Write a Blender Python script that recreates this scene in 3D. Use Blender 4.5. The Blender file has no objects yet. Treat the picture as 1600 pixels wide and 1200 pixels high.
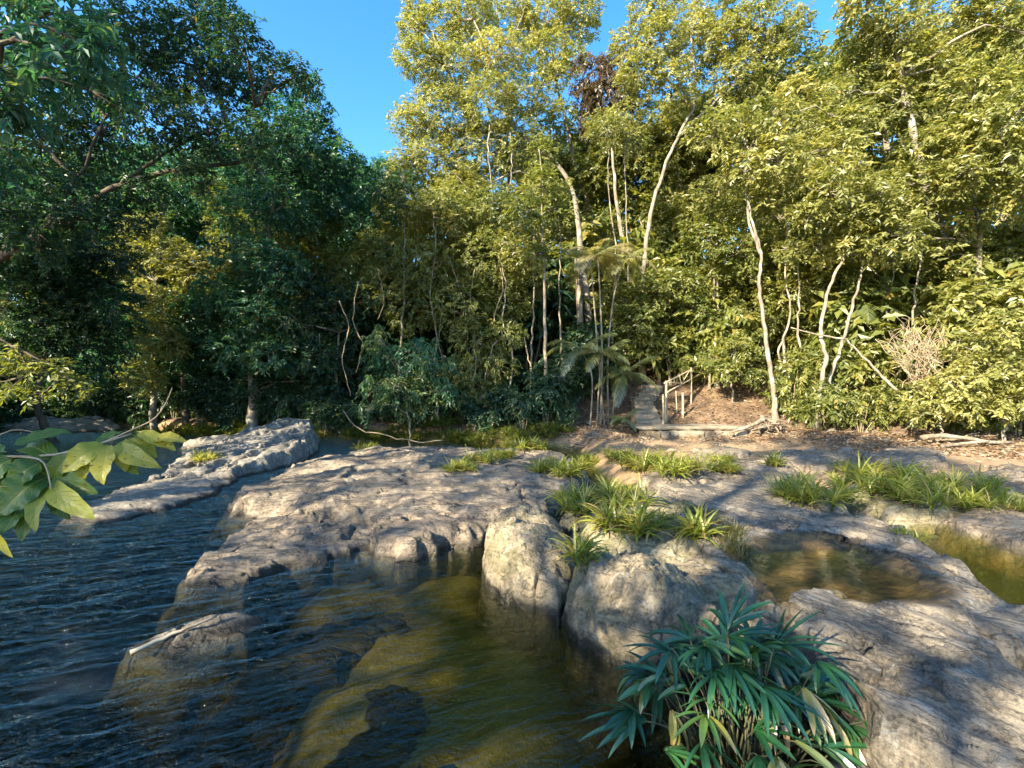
import bpy, math, random
import numpy as np
from mathutils import Vector

C = bpy.context.scene.collection
SC = bpy.context.scene
R = math.radians

# ------------------------------------------------------------------ camera, sky, sun, exposure
F, CX, CY, EYE = 733.0, 800.0, 600.0, 2.0          # focal length in photo pixels, centre, eye height above the water
cam_d = bpy.data.cameras.new('camera')
cam_d.sensor_width = 36.0
cam_d.lens = F / 1600.0 * 36.0
cam_d.clip_start = 0.05
cam_d.clip_end = 3000.0
cam = bpy.data.objects.new('camera', cam_d)
C.objects.link(cam)
cam.location = (0, 0, EYE)
cam.rotation_euler = (R(90), 0, 0)
SC.camera = cam

SUN_EL, SUN_AZ = R(29), math.atan2(-0.64, -0.66)    # azimuth measured from +Y towards +X
sdir = Vector((math.sin(SUN_AZ) * math.cos(SUN_EL), math.cos(SUN_AZ) * math.cos(SUN_EL), math.sin(SUN_EL)))
W = bpy.data.worlds.new('World')
SC.world = W
W.use_nodes = True
wn = W.node_tree.nodes
wl = W.node_tree.links
wn.clear()
sky = wn.new('ShaderNodeTexSky')
sky.sky_type = 'NISHITA'
sky.sun_disc = False
sky.sun_elevation = SUN_EL
sky.sun_rotation = SUN_AZ
sky.altitude = 0
sky.air_density = 1.0
sky.dust_density = 0.6
sky.ozone_density = 1.6
hs = wn.new('ShaderNodeHueSaturation')
hs.inputs['Saturation'].default_value = 1.36
bg = wn.new('ShaderNodeBackground')
bg.inputs['Strength'].default_value = 0.086
wo = wn.new('ShaderNodeOutputWorld')
wl.new(sky.outputs[0], hs.inputs['Color'])
wl.new(hs.outputs[0], bg.inputs['Color'])
wl.new(bg.outputs[0], wo.inputs['Surface'])

sun_d = bpy.data.lights.new('sun', 'SUN')
sun_d.energy = 3.6
sun_d.angle = R(0.5)
sun_d.color = (1.0, 0.86, 0.62)
sun = bpy.data.objects.new('sun', sun_d)
C.objects.link(sun)
sun.rotation_euler = (-sdir).to_track_quat('-Z', 'Y').to_euler()
sun.location = (-40, -30, 40)

SC.view_settings.view_transform = 'Standard'
SC.view_settings.look = 'None'
SC.view_settings.gamma = 1
SC.view_settings.exposure = 2.6
SC.cycles.max_bounces = 7
SC.cycles.diffuse_bounces = 4
SC.cycles.glossy_bounces = 3
SC.cycles.transmission_bounces = 5
SC.cycles.transparent_max_bounces = 8
SC.cycles.caustics_reflective = False
SC.cycles.caustics_refractive = False
SC.cycles.sample_clamp_indirect = 4.0


# ------------------------------------------------------------------ numpy helpers
def _hash(ix, iy, iz, s):
    h = (ix * 374761393 + iy * 668265263 + iz * 2147483647 + s * 974634777) & 0xFFFFFFFF
    h = ((h ^ (h >> 13)) * 1274126177) & 0xFFFFFFFF
    h = ((h ^ (h >> 16)) * 2246822519) & 0xFFFFFFFF
    return ((h ^ (h >> 15)) & 0xFFFFFF) / float(0xFFFFFF)


def vnoise(x, y, z=None, s=0):
    x = np.asarray(x, float)
    y = np.asarray(y, float)
    x0 = np.floor(x)
    y0 = np.floor(y)
    fx, fy = x - x0, y - y0
    fx = fx * fx * fx * (fx * (fx * 6 - 15) + 10)
    fy = fy * fy * fy * (fy * (fy * 6 - 15) + 10)
    ix, iy = x0.astype(np.int64), y0.astype(np.int64)
    if z is None:
        a = _hash(ix, iy, 0, s) * (1 - fx) + _hash(ix + 1, iy, 0, s) * fx
        b = _hash(ix, iy + 1, 0, s) * (1 - fx) + _hash(ix + 1, iy + 1, 0, s) * fx
        return (a * (1 - fy) + b * fy) * 2 - 1
    z0 = np.floor(z)
    fz = z - z0
    fz = fz * fz * (3 - 2 * fz)
    iz = z0.astype(np.int64)
    r = 0
    for dz, wz in ((0, 1 - fz), (1, fz)):
        a = _hash(ix, iy, iz + dz, s) * (1 - fx) + _hash(ix + 1, iy, iz + dz, s) * fx
        b = _hash(ix, iy + 1, iz + dz, s) * (1 - fx) + _hash(ix + 1, iy + 1, iz + dz, s) * fx
        r = r + wz * (a * (1 - fy) + b * fy)
    return r * 2 - 1


def fbm(x, y, z=None, o=4, s=0, g=0.5):
    a, t, r = 1.0, 0.0, 0.0
    for k in range(o):
        m = 2.03 ** k
        r = r + a * vnoise(x * m + 17.3 * k, y * m - 9.1 * k, None if z is None else z * m, s + k)
        t += a
        a *= g
    return r / t


def ridged(x, y, o=4, s=0):
    a, t, r = 1.0, 0.0, 0.0
    for k in range(o):
        m = 2.1 ** k
        r = r + a * (1 - np.abs(vnoise(x * m + 5.7 * k, y * m + 3.3 * k, None, s + k)) * 2)
        t += a
        a *= 0.55
    return r / t


def sstep(a, b, x):
    t = np.clip((x - a) / (b - a), 0, 1)
    return t * t * (3 - 2 * t)


def sdf_poly(X, Y, poly):
    """signed distance to a closed polygon, positive inside"""
    px = np.array([p[0] for p in poly], float)
    py = np.array([p[1] for p in poly], float)
    d2 = np.full(X.shape, 1e9)
    ins = np.zeros(X.shape, bool)
    n = len(px)
    for i in range(n):
        j = (i + 1) % n
        ex, ey = px[j] - px[i], py[j] - py[i]
        t = np.clip(((X - px[i]) * ex + (Y - py[i]) * ey) / (ex * ex + ey * ey + 1e-12), 0, 1)
        d2 = np.minimum(d2, (X - px[i] - t * ex) ** 2 + (Y - py[i] - t * ey) ** 2)
        c = ((py[i] > Y) != (py[j] > Y)) & (X < (px[j] - px[i]) * (Y - py[i]) / (py[j] - py[i] + 1e-12) + px[i])
        ins ^= c
    d = np.sqrt(d2)
    return np.where(ins, d, -d)


def P(px, py, Y):
    """the point seen at photo pixel px, py at distance Y in front of the eye"""
    return np.array(((px - CX) / F * Y, Y, EYE - (py - CY) / F * Y))


def on_level(px, py, z):
    Y = (EYE - z) * F / (py - CY)
    return ((px - CX) / F * Y, Y)


def unit(v):
    v = np.asarray(v, float)
    return v / (np.linalg.norm(v, axis=-1, keepdims=True) + 1e-9)


class MB:
    """collects vertices and quads"""
    def __init__(self):
        self.V, self.Q, self.T, self.U, self.n = [], [], [], [], 0

    def add(self, V, Q, t=0.5, uv=None):
        V = np.asarray(V, float).reshape(-1, 3)
        Q = np.asarray(Q, np.int64).reshape(-1, 4)
        self.V.append(V)
        self.Q.append(Q + self.n)
        self.T.append(np.broadcast_to(np.asarray(t, float), (len(V),)))
        self.U.append(np.zeros((len(V), 2)) if uv is None else np.asarray(uv, float))
        self.n += len(V)

    def tube(self, pts, rad, sides=7, t=0.5, seed=None, wob=0.0):
        pts = np.asarray(pts, float)
        n = len(pts)
        rad = np.broadcast_to(np.asarray(rad, float), (n,))
        tan = unit(np.gradient(pts, axis=0))
        ref = np.array((0.31, 0.95, 0.05)) if abs(tan[0][2]) > 0.7 else np.array((0.05, 0.1, 1.0))
        a = unit(np.cross(tan, ref))
        b = np.cross(tan, a)
        ang = np.arange(sides) * 2 * math.pi / sides
        ring = a[:, None, :] * np.cos(ang)[None, :, None] + b[:, None, :] * np.sin(ang)[None, :, None]
        rr = rad[:, None] * np.ones((1, sides))
        if wob:
            g = np.random.default_rng(seed or 1)
            rr = rr * (1 + wob * g.uniform(-1, 1, rr.shape))
        V = (pts[:, None, :] + ring * rr[:, :, None]).reshape(-1, 3)
        i = np.arange(n - 1)[:, None] * sides
        k = np.arange(sides)[None, :]
        k2 = (k + 1) % sides
        Q = np.stack((i + k, i + k2, i + sides + k2, i + sides + k), -1).reshape(-1, 4)
        V = np.vstack((V, pts[:1], pts[-1:]))
        m = n * sides
        kk = np.arange(sides)
        cap0 = np.stack((np.full(sides, m), (kk + 1) % sides, kk, kk), -1)
        cap1 = np.stack((np.full(sides, m + 1), m - sides + kk, m - sides + (kk + 1) % sides, m - sides + (kk + 1) % sides), -1)
        self.add(V, np.vstack((Q, cap0, cap1)), t)

    def build(self, name, mat, parent=None, smooth=False):
        V = np.concatenate(self.V)
        Q = np.concatenate(self.Q)
        T = np.concatenate(self.T)
        U = np.concatenate(self.U)
        return link_mesh(name, V, Q, mat, parent, T, U, smooth)


def link_mesh(name, V, Q, mat, parent=None, T=None, U=None, smooth=False):
    if parent is not None:
        V = V - np.array(parent_origin(parent))
    me = bpy.data.meshes.new(name)
    tri = Q[:, 2] == Q[:, 3]
    lens = np.where(tri, 3, 4)
    flat = Q.reshape(-1)
    keep = np.ones(len(flat), bool)
    keep[np.nonzero(tri)[0] * 4 + 3] = False
    loops = flat[keep]
    me.vertices.add(len(V))
    me.vertices.foreach_set('co', V.astype(np.float32).ravel())
    me.loops.add(len(loops))
    me.loops.foreach_set('vertex_index', loops.astype(np.int32))
    me.polygons.add(len(Q))
    st = np.concatenate(([0], np.cumsum(lens)[:-1]))
    me.polygons.foreach_set('loop_start', st.astype(np.int32))
    me.update(calc_edges=True)
    if smooth:
        me.polygons.foreach_set('use_smooth', np.ones(len(Q), bool))
    else:
        me.polygons.foreach_set('use_smooth', np.zeros(len(Q), bool))
    if T is not None:
        at = me.attributes.new('tint', 'FLOAT', 'POINT')
        at.data.foreach_set('value', np.asarray(T, np.float32))
    if U is not None and np.any(U):
        uv = me.attributes.new('luv', 'FLOAT2', 'POINT')
        uv.data.foreach_set('vector', U.astype(np.float32).ravel())
    me.materials.append(mat)
    o = bpy.data.objects.new(name, me)
    C.objects.link(o)
    if parent is not None:
        o.parent = parent
    return o


def parent_origin(o):
    p = np.zeros(3)
    while o is not None:
        p = p + np.array(o.location)
        o = o.parent
    return p


def tag(o, label, cat, group=None, kind=None):
    o['label'] = label
    o['category'] = cat
    if group:
        o['group'] = group
    if kind:
        o['kind'] = kind
    return o


def thing(name, loc, label, cat, group=None):
    o = bpy.data.objects.new(name, None)
    o.empty_display_size = 0.2
    C.objects.link(o)
    o.location = tuple(float(v) for v in loc)
    return tag(o, label, cat, group)


def dup(o, loc, rz=0.0, sc=1.0, label=None, group=None):
    r = o.copy()
    C.objects.link(r)
    r.location = tuple(float(v) for v in loc)
    r.rotation_euler = (0, 0, rz)
    r.scale = (sc, sc, sc) if np.isscalar(sc) else sc
    if label:
        r['label'] = label
    if group:
        r['group'] = group
    for ch in list(o.children):
        c = ch.copy()
        C.objects.link(c)
        c.parent = r
    return r


# ------------------------------------------------------------------ materials
class NT:
    def __init__(self, name):
        self.m = bpy.data.materials.new(name)
        self.m.use_nodes = True
        self.t = self.m.node_tree
        self.t.nodes.clear()
        self.out = self.t.nodes.new('ShaderNodeOutputMaterial')

    def n(self, typ, **kw):
        nd = self.t.nodes.new('ShaderNode' + typ)
        for k, v in kw.items():
            if k.startswith('i_'):
                nd.inputs[k[2:].replace('_', ' ')].default_value = v
            else:
                setattr(nd, k, v)
        return nd

    def l(self, a, b):
        self.t.links.new(a, b)

    def mixc(self, fac, a, b, blend='MIX'):
        nd = self.t.nodes.new('ShaderNodeMix')
        nd.data_type = 'RGBA'
        nd.blend_type = blend
        for sock, v in ((nd.inputs[0], fac), (nd.inputs[6], a), (nd.inputs[7], b)):
            if hasattr(v, 'links'):
                self.l(v, sock)
            elif isinstance(v, (int, float)):
                sock.default_value = v
            else:
                sock.default_value = (*v, 1.0)
        return nd.outputs[2]

    def math(self, op, a, b=0.0, clamp=False):
        nd = self.t.nodes.new('ShaderNodeMath')
        nd.operation = op
        nd.use_clamp = clamp
        for sock, v in ((nd.inputs[0], a), (nd.inputs[1], b)):
            if hasattr(v, 'links'):
                self.l(v, sock)
            else:
                sock.default_value = v
        return nd.outputs[0]

    def ramp(self, fac, stops):
        nd = self.t.nodes.new('ShaderNodeValToRGB')
        cr = nd.color_ramp
        while len(cr.elements) < len(stops):
            cr.elements.new(0.5)
        for e, (p, c) in zip(cr.elements, stops):
            e.position = p
            e.color = (*c, 1.0) if len(c) == 3 else c
        self.l(fac, nd.inputs[0])
        return nd.outputs[0]

    def mapr(self, v, a, b, c=0.0, d=1.0):
        nd = self.t.nodes.new('ShaderNodeMapRange')
        nd.interpolation_type = 'SMOOTHSTEP'
        for i, k in enumerate((a, b, c, d)):
            nd.inputs[i + 1].default_value = k
        self.l(v, nd.inputs[0])
        return nd.outputs[0]

    def noise(self, vec, scale, detail=4.0, rough=0.55, dist=0.0):
        nd = self.n('TexNoise')
        nd.inputs['Scale'].default_value = scale
        nd.inputs['Detail'].default_value = detail
        nd.inputs['Roughness'].default_value = rough
        nd.inputs['Distortion'].default_value = dist
        if vec is not None:
            self.l(vec, nd.inputs['Vector'])
        return nd.outputs[0]

    def pos(self, scale=(1, 1, 1), rot=(0, 0, 0)):
        g = self.n('NewGeometry')
        v = g.outputs['Position']
        if any(rot):
            mr = self.n('Mapping')
            mr.inputs['Rotation'].default_value = rot
            self.l(v, mr.inputs['Vector'])
            v = mr.outputs[0]
        mp = self.n('Mapping')
        mp.inputs['Scale'].default_value = scale
        self.l(v, mp.inputs['Vector'])
        return mp.outputs[0]


def leaf_mat(name, stops, trans=0.57, gloss=0.035, rough=0.45, tc=(1.25, 1.2, 0.6)):
    m = NT(name)
    at = m.n('Attribute', attribute_name='tint')
    col = m.ramp(at.outputs['Fac'], stops)
    df = m.n('BsdfDiffuse')
    m.l(col, df.inputs['Color'])
    tr = m.n('BsdfTranslucent')
    m.l(m.mixc(1.0, col, tc, 'MULTIPLY'), tr.inputs['Color'])
    mx = m.n('MixShader')
    mx.inputs[0].default_value = trans
    m.l(df.outputs[0], mx.inputs[1])
    m.l(tr.outputs[0], mx.inputs[2])
    gl = m.n('BsdfGlossy', i_Roughness=rough)
    gl.inputs['Color'].default_value = (0.9, 0.95, 1, 1)
    m2 = m.n('MixShader')
    m2.inputs[0].default_value = gloss
    m.l(mx.outputs[0], m2.inputs[1])
    m.l(gl.outputs[0], m2.inputs[2])
    m.l(m2.outputs[0], m.out.inputs['Surface'])
    return m.m


def bark_mat(name, a, b, patch=(0.3, 0.3, 0.26), scale=6.0):
    m = NT(name)
    v = m.pos((1, 1, 0.35))
    n1 = m.noise(v, scale, 5, 0.65)
    n2 = m.noise(m.pos((1, 1, 1)), 2.3, 3)
    col = m.mixc(m.mapr(n1, 0.35, 0.65), a, b)
    col = m.mixc(m.mapr(n2, 0.52, 0.66), col, patch)
    bs = m.n('BsdfPrincipled', i_Roughness=0.85)
    m.l(col, bs.inputs['Base Color'])
    bp = m.n('Bump', i_Strength=0.6, i_Distance=0.02)
    m.l(n1, bp.inputs['Height'])
    m.l(bp.outputs[0], bs.inputs['Normal'])
    m.l(bs.outputs[0], m.out.inputs['Surface'])
    return m.m


def rock_mat(name, pale, mid, dark, grain=R(25), lichen=0.5, moss=0.0, pink=0.3, wet=0.08, tilt=0.0):
    m = NT(name)
    g = m.n('NewGeometry')
    sep = m.n('SeparateXYZ')
    m.l(g.outputs['Position'], sep.inputs[0])
    warp = m.noise(m.pos((1, 1, 1)), 1.6, 3)
    base = m.pos((2.2, 9.0, 9.0), (0, 0, grain))
    add = m.n('VectorMath', operation='ADD')
    sc = m.n('VectorMath', operation='SCALE')
    cmb = m.n('CombineXYZ')
    m.l(warp, cmb.inputs[0]); m.l(warp, cmb.inputs[1]); m.l(warp, cmb.inputs[2])
    m.l(cmb.outputs[0], sc.inputs[0])
    sc.inputs['Scale'].default_value = 5.0
    m.l(base, add.inputs[0]); m.l(sc.outputs[0], add.inputs[1])
    streak = m.noise(add.outputs[0], 0.9, 7, 0.68)
    fine = m.noise(add.outputs[0], 4.5, 5, 0.7)
    blot = m.noise(m.pos((1, 1, 1)), 1.1, 5, 0.6)
    blot2 = m.noise(m.pos((1, 1, 1)), 3.7, 6, 0.65, 0.6)
    speck = m.noise(m.pos((1, 1, 1)), 42, 4, 0.7)
    col = m.mixc(m.mapr(streak, 0.36, 0.62), mid, pale)
    col = m.mixc(m.mapr(blot, 0.42, 0.66, 0, pink), col, (0.26, 0.175, 0.11))
    col = m.mixc(m.mapr(blot2, 0.43, 0.60, 0, 0.9), col, dark)
    thin = m.noise(m.pos((1.6, 22.0, 22.0), (0, 0, grain)), 1.0, 6, 0.65, 0.8)
    col = m.mixc(m.mapr(thin, 0.38, 0.48, 0.95, 0.0), col, tuple(c * 0.6 for c in dark))
    col = m.mixc(m.mapr(thin, 0.56, 0.66, 0.0, 0.5), col, tuple(c * 1.2 for c in pale))
    col = m.mixc(m.mapr(fine, 0.30, 0.46, 0.8, 0.0), col, tuple(c * 0.45 for c in dark))
    vo = m.n('TexVoronoi', feature='DISTANCE_TO_EDGE')
    vo.inputs['Scale'].default_value = 0.33
    m.l(add.outputs[0], vo.inputs['Vector'])
    crk = m.mapr(vo.outputs['Distance'], 0.0, 0.035, 1.0, 0.0)
    crk = m.math('MULTIPLY', crk, m.mapr(blot, 0.40, 0.55))
    col = m.mixc(m.math('MULTIPLY', crk, 0.75), col, (0.03, 0.028, 0.02))
    lich = m.noise(m.pos((1, 1, 1)), 5.5, 6, 0.7, 0.3)
    col = m.mixc(m.mapr(lich, 0.58, 0.68, 0, lichen), col, (0.36, 0.35, 0.30))
    col = m.mixc(m.mapr(speck, 0.30, 0.75, 0.0, 0.55), col, tuple(c * 1.25 for c in pale))
    if moss:
        mn = m.noise(m.pos((1, 1, 1)), 2.6, 6, 0.7)
        col = m.mixc(m.mapr(mn, 0.50, 0.62, 0, moss), col, (0.10, 0.10, 0.025))
    sl = m.n('Attribute', attribute_name='tint')
    siltc = m.mixc(m.mapr(m.noise(m.pos((1, 2.5, 1)), 7.0, 6, 0.7), 0.40, 0.64), (0.045, 0.028, 0.010), (0.17, 0.105, 0.035))
    col = m.mixc(m.math('MULTIPLY', sl.outputs['Fac'], 0.92), col, siltc)
    # wet, algae-stained foot of the stone
    zz = m.math('ADD', sep.outputs[2], m.math('MULTIPLY', m.math('SUBTRACT', blot2, 0.5), 0.22))
    WETC = m.mixc(m.mapr(m.noise(m.pos(), 6.0, 6, 0.7), 0.42, 0.66), (0.009, 0.008, 0.005), (0.034, 0.026, 0.012))
    wetf = m.mapr(zz, wet - 0.05, wet + 0.03, 0.96, 0.0)
    col = m.mixc(wetf, col, WETC)
    bs = m.n('BsdfPrincipled')
    m.l(col, bs.inputs['Base Color'])
    m.l(m.mapr(zz, wet - 0.06, wet + 0.05, 0.32, 0.86), bs.inputs['Roughness'])
    b1 = m.n('Bump', i_Strength=0.7, i_Distance=0.05)
    m.l(m.math('SUBTRACT', streak, m.math('MULTIPLY', crk, 0.5)), b1.inputs['Height'])
    b2 = m.n('Bump', i_Strength=0.85, i_Distance=0.022)
    m.l(fine, b2.inputs['Height'])
    m.l(b1.outputs[0], b2.inputs['Normal'])
    bt = m.n('Bump', i_Strength=0.8, i_Distance=0.02)
    m.l(thin, bt.inputs['Height'])
    m.l(b2.outputs[0], bt.inputs['Normal'])
    b2 = bt
    b3 = m.n('Bump', i_Strength=0.5, i_Distance=0.004)
    m.l(speck, b3.inputs['Height'])
    m.l(b2.outputs[0], b3.inputs['Normal'])
    m.l(b3.outputs[0], bs.inputs['Normal'])
    m.l(bs.outputs[0], m.out.inputs['Surface'])
    return m.m


def ground_mat():
    m = NT('ground')
    g = m.n('NewGeometry')
    sep = m.n('SeparateXYZ')
    m.l(g.outputs['Position'], sep.inputs[0])
    n1 = m.noise(m.pos(), 0.6, 6, 0.65)
    n2 = m.noise(m.pos(), 7.0, 6, 0.7)
    n3 = m.noise(m.pos(), 38.0, 3, 0.7)
    soil = m.mixc(m.mapr(n1, 0.38, 0.62), (0.085, 0.052, 0.032), (0.165, 0.108, 0.066))
    soil = m.mixc(m.mapr(n2, 0.40, 0.68, 0, 0.8), soil, (0.055, 0.038, 0.022))
    sandy = m.mixc(m.mapr(n2, 0.35, 0.65), (0.34, 0.23, 0.13), (0.19, 0.13, 0.075))
    # dry sandy shelf close to the stream, humus further up the slope
    up = m.mapr(m.math('ADD', sep.outputs[2], m.math('MULTIPLY', m.math('SUBTRACT', n1, 0.5), 0.5)), 0.27, 0.42)
    col = m.mixc(up, sandy, soil)
    col = m.mixc(m.mapr(n3, 0.55, 0.75, 0, 0.6), col, (0.34, 0.27, 0.18))
    # stream bed: sand, algae and dark stones
    bedn = m.noise(m.pos(), 1.5, 6, 0.62, 0.5)
    bed = m.mixc(m.mapr(n2, 0.3, 0.7), (0.135, 0.120, 0.040), (0.20, 0.175, 0.068))
    bed = m.mixc(m.mapr(bedn, 0.50, 0.66, 0, 0.8), bed, (0.06, 0.047, 0.018))
    bed = m.mixc(m.mapr(n3, 0.55, 0.8, 0, 0.5), bed, (0.45, 0.38, 0.18))
    col = m.mixc(m.mapr(sep.outputs[2], -0.02, 0.10), bed, col)
    bs = m.n('BsdfPrincipled', i_Roughness=0.92)
    m.l(col, bs.inputs['Base Color'])
    b1 = m.n('Bump', i_Strength=0.8, i_Distance=0.05)
    m.l(n2, b1.inputs['Height'])
    b2 = m.n('Bump', i_Strength=0.6, i_Distance=0.015)
    m.l(n3, b2.inputs['Height'])
    m.l(b1.outputs[0], b2.inputs['Normal'])
    m.l(b2.outputs[0], bs.inputs['Normal'])
    m.l(bs.outputs[0], m.out.inputs['Surface'])
    return m.m


def water_mat(name, volume, amp=1.0):
    m = NT(name)
    v1 = m.pos((3.2, 11.0, 1.0), (0, 0, R(-24)))
    v2 = m.pos((1, 1, 1))
    n1 = m.noise(v1, 1.0, 4, 0.6, 0.6)
    n2 = m.noise(v2, 16.0, 3, 0.6, 0.4)
    h = m.math('ADD', n1, m.math('MULTIPLY', n2, 0.30))
    g = m.n('NewGeometry')
    sep = m.n('SeparateXYZ')
    m.l(g.outputs['Position'], sep.inputs[0])
    if volume:
        # the current runs on the left; the bay by the boulders is calm
        run = m.math('ADD', m.mapr(sep.outputs[0], -2.2, -0.2, 1.0, 0.16), m.mapr(sep.outputs[1], 1.6, 2.9, 0.25, 0.0))
    else:
        run = m.math('MULTIPLY', m.mapr(sep.outputs[0], -900, 900), 0.05)
    bp = m.n('Bump', i_Distance=0.11 * amp)
    m.l(h, bp.inputs['Height'])
    m.l(run, bp.inputs['Strength'])
    ior = 1.46 if volume else 1.42
    fr = m.n('Fresnel')
    # light leaves the water as it came in: no total reflection, since the rays are not bent at the surface
    m.l(m.math('ADD', m.math('MULTIPLY', g.outputs['Backfacing'], 1 / ior - ior), ior), fr.inputs['IOR'])
    if not volume:
        m.l(bp.outputs[0], fr.inputs['Normal'])
    gl = m.n('BsdfGlossy', i_Roughness=0.015)
    gl.inputs['Color'].default_value = (0.86, 1.0, 0.88, 1)
    m.l(bp.outputs[0], gl.inputs['Normal'])
    tr = m.n('BsdfTransparent')
    tr.inputs['Color'].default_value = (0.97, 0.98, 0.94, 1)
    mx = m.n('MixShader')
    m.l(fr.outputs[0], mx.inputs[0])
    m.l(tr.outputs[0], mx.inputs[1])
    m.l(gl.outputs[0], mx.inputs[2])
    m.l(mx.outputs[0], m.out.inputs['Surface'])
    va = m.n('VolumeAbsorption')
    va.inputs['Color'].default_value = (0.70, 0.68, 0.45, 1) if volume else (0.72, 0.62, 0.30, 1)
    va.inputs['Density'].default_value = 4.6 if volume else 2.6
    m.l(va.outputs[0], m.out.inputs['Volume'])
    return m.m


M = {}
M['ground'] = ground_mat()
M['water'] = water_mat('stream_water', True)
M['pool'] = water_mat('pool_water', False)
M['rock_warm'] = rock_mat('rock_warm', (0.255, 0.212, 0.158), (0.165, 0.134, 0.096), (0.058, 0.046, 0.034), R(-8), 0.45, 0.0, 0.4)
M['rock_bould'] = rock_mat('rock_boulder', (0.29, 0.245, 0.172), (0.18, 0.148, 0.096), (0.07, 0.06, 0.04), R(40), 0.6, 0.35, 0.25)
M['rock_grey'] = rock_mat('rock_grey', (0.255, 0.222, 0.172), (0.155, 0.134, 0.104), (0.050, 0.044, 0.036), R(62), 0.75, 0.0, 0.25)
M['rock_blue'] = rock_mat('rock_blue', (0.29, 0.27, 0.23), (0.19, 0.172, 0.14), (0.09, 0.08, 0.066), R(-25), 0.6, 0.0, 0.3)
M['rock_shadow'] = rock_mat('rock_shadow', (0.07, 0.06, 0.03), (0.05, 0.042, 0.022), (0.03, 0.026, 0.015), R(30), 0.0, 0.0, 0.1)  # dark tone standing in for tree shadow on the stream bed
M['rock_moss'] = rock_mat('rock_moss', (0.34, 0.305, 0.205), (0.22, 0.19, 0.115), (0.09, 0.08, 0.048), R(30), 0.5, 0.75, 0.2)
M['stone'] = rock_mat('cut_stone', (0.50, 0.45, 0.36), (0.40, 0.35, 0.26), (0.22, 0.18, 0.13), R(0), 0.5, 0.0, 0.5, wet=-1)

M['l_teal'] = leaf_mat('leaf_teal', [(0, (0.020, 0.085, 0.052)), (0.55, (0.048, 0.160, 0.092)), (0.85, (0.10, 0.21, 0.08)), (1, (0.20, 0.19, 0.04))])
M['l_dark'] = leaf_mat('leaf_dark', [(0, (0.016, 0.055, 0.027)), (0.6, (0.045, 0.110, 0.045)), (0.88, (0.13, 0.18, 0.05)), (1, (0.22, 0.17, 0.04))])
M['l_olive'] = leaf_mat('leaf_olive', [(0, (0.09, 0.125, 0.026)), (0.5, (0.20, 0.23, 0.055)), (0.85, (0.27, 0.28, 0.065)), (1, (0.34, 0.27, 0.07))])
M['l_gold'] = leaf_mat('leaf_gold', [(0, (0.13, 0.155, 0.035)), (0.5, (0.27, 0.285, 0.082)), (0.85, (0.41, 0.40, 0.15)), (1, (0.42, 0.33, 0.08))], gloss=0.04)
M['l_rust'] = leaf_mat('leaf_rust', [(0, (0.05, 0.035, 0.015)), (0.5, (0.10, 0.075, 0.025)), (0.8, (0.13, 0.06, 0.03)), (1, (0.2, 0.10, 0.05))])
M['l_palm'] = leaf_mat('leaf_palm', [(0, (0.05, 0.10, 0.03)), (0.5, (0.17, 0.21, 0.06)), (0.85, (0.32, 0.32, 0.13)), (1, (0.33, 0.28, 0.12))], gloss=0.1)
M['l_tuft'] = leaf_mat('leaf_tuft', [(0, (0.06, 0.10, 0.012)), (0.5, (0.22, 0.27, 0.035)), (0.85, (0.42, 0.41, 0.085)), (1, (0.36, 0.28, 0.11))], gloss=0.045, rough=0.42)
M['l_fan'] = leaf_mat('leaf_fan', [(0, (0.010, 0.055, 0.020)), (0.5, (0.026, 0.118, 0.036)), (0.76, (0.075, 0.175, 0.045)), (0.90, (0.27, 0.24, 0.06)), (1, (0.34, 0.22, 0.10))], gloss=0.07, rough=0.40, trans=0.25)
M['l_moss'] = leaf_mat('leaf_moss', [(0, (0.05, 0.06, 0.012)), (0.6, (0.12, 0.12, 0.03)), (1, (0.22, 0.18, 0.06))])
M['litter'] = leaf_mat('leaf_litter', [(0, (0.09, 0.05, 0.028)), (0.5, (0.20, 0.12, 0.06)), (1, (0.36, 0.26, 0.16))], trans=0.1, gloss=0.04)

M['bark_pale'] = bark_mat('bark_pale', (0.25, 0.22, 0.17), (0.12, 0.10, 0.075), (0.30, 0.285, 0.24), 9.0)
M['bark_grey'] = bark_mat('bark_grey', (0.24, 0.215, 0.175), (0.12, 0.10, 0.075), (0.30, 0.29, 0.23))
M['bark_dark'] = bark_mat('bark_dark', (0.10, 0.075, 0.05), (0.05, 0.038, 0.026), (0.13, 0.11, 0.08))
M['vine'] = bark_mat('vine_bark', (0.34, 0.27, 0.18), (0.20, 0.15, 0.095), (0.36, 0.30, 0.22), 12)
M['drift'] = bark_mat('driftwood', (0.24, 0.19, 0.14), (0.11, 0.085, 0.06), (0.27, 0.24, 0.20), 14)
M['timber'] = bark_mat('rail_timber', (0.38, 0.31, 0.21), (0.24, 0.19, 0.12), (0.42, 0.36, 0.27), 14)
M['redwood'] = bark_mat('painted_timber', (0.20, 0.075, 0.035), (0.12, 0.045, 0.022), (0.22, 0.10, 0.06), 10)
M['stem'] = bark_mat('green_stem', (0.10, 0.10, 0.05), (0.06, 0.065, 0.032), (0.14, 0.13, 0.08), 14)


# ------------------------------------------------------------------ terrain
BX = [-60, -30, -20, -14, -9, -6, 0, 5, 9, 12, 16, 25, 60]
BY = [34, 26, 22.6, 20.2, 18.6, 18.0, 16.6, 15.2, 14.0, 12.6, 11.5, 10.5, 9]


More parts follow.
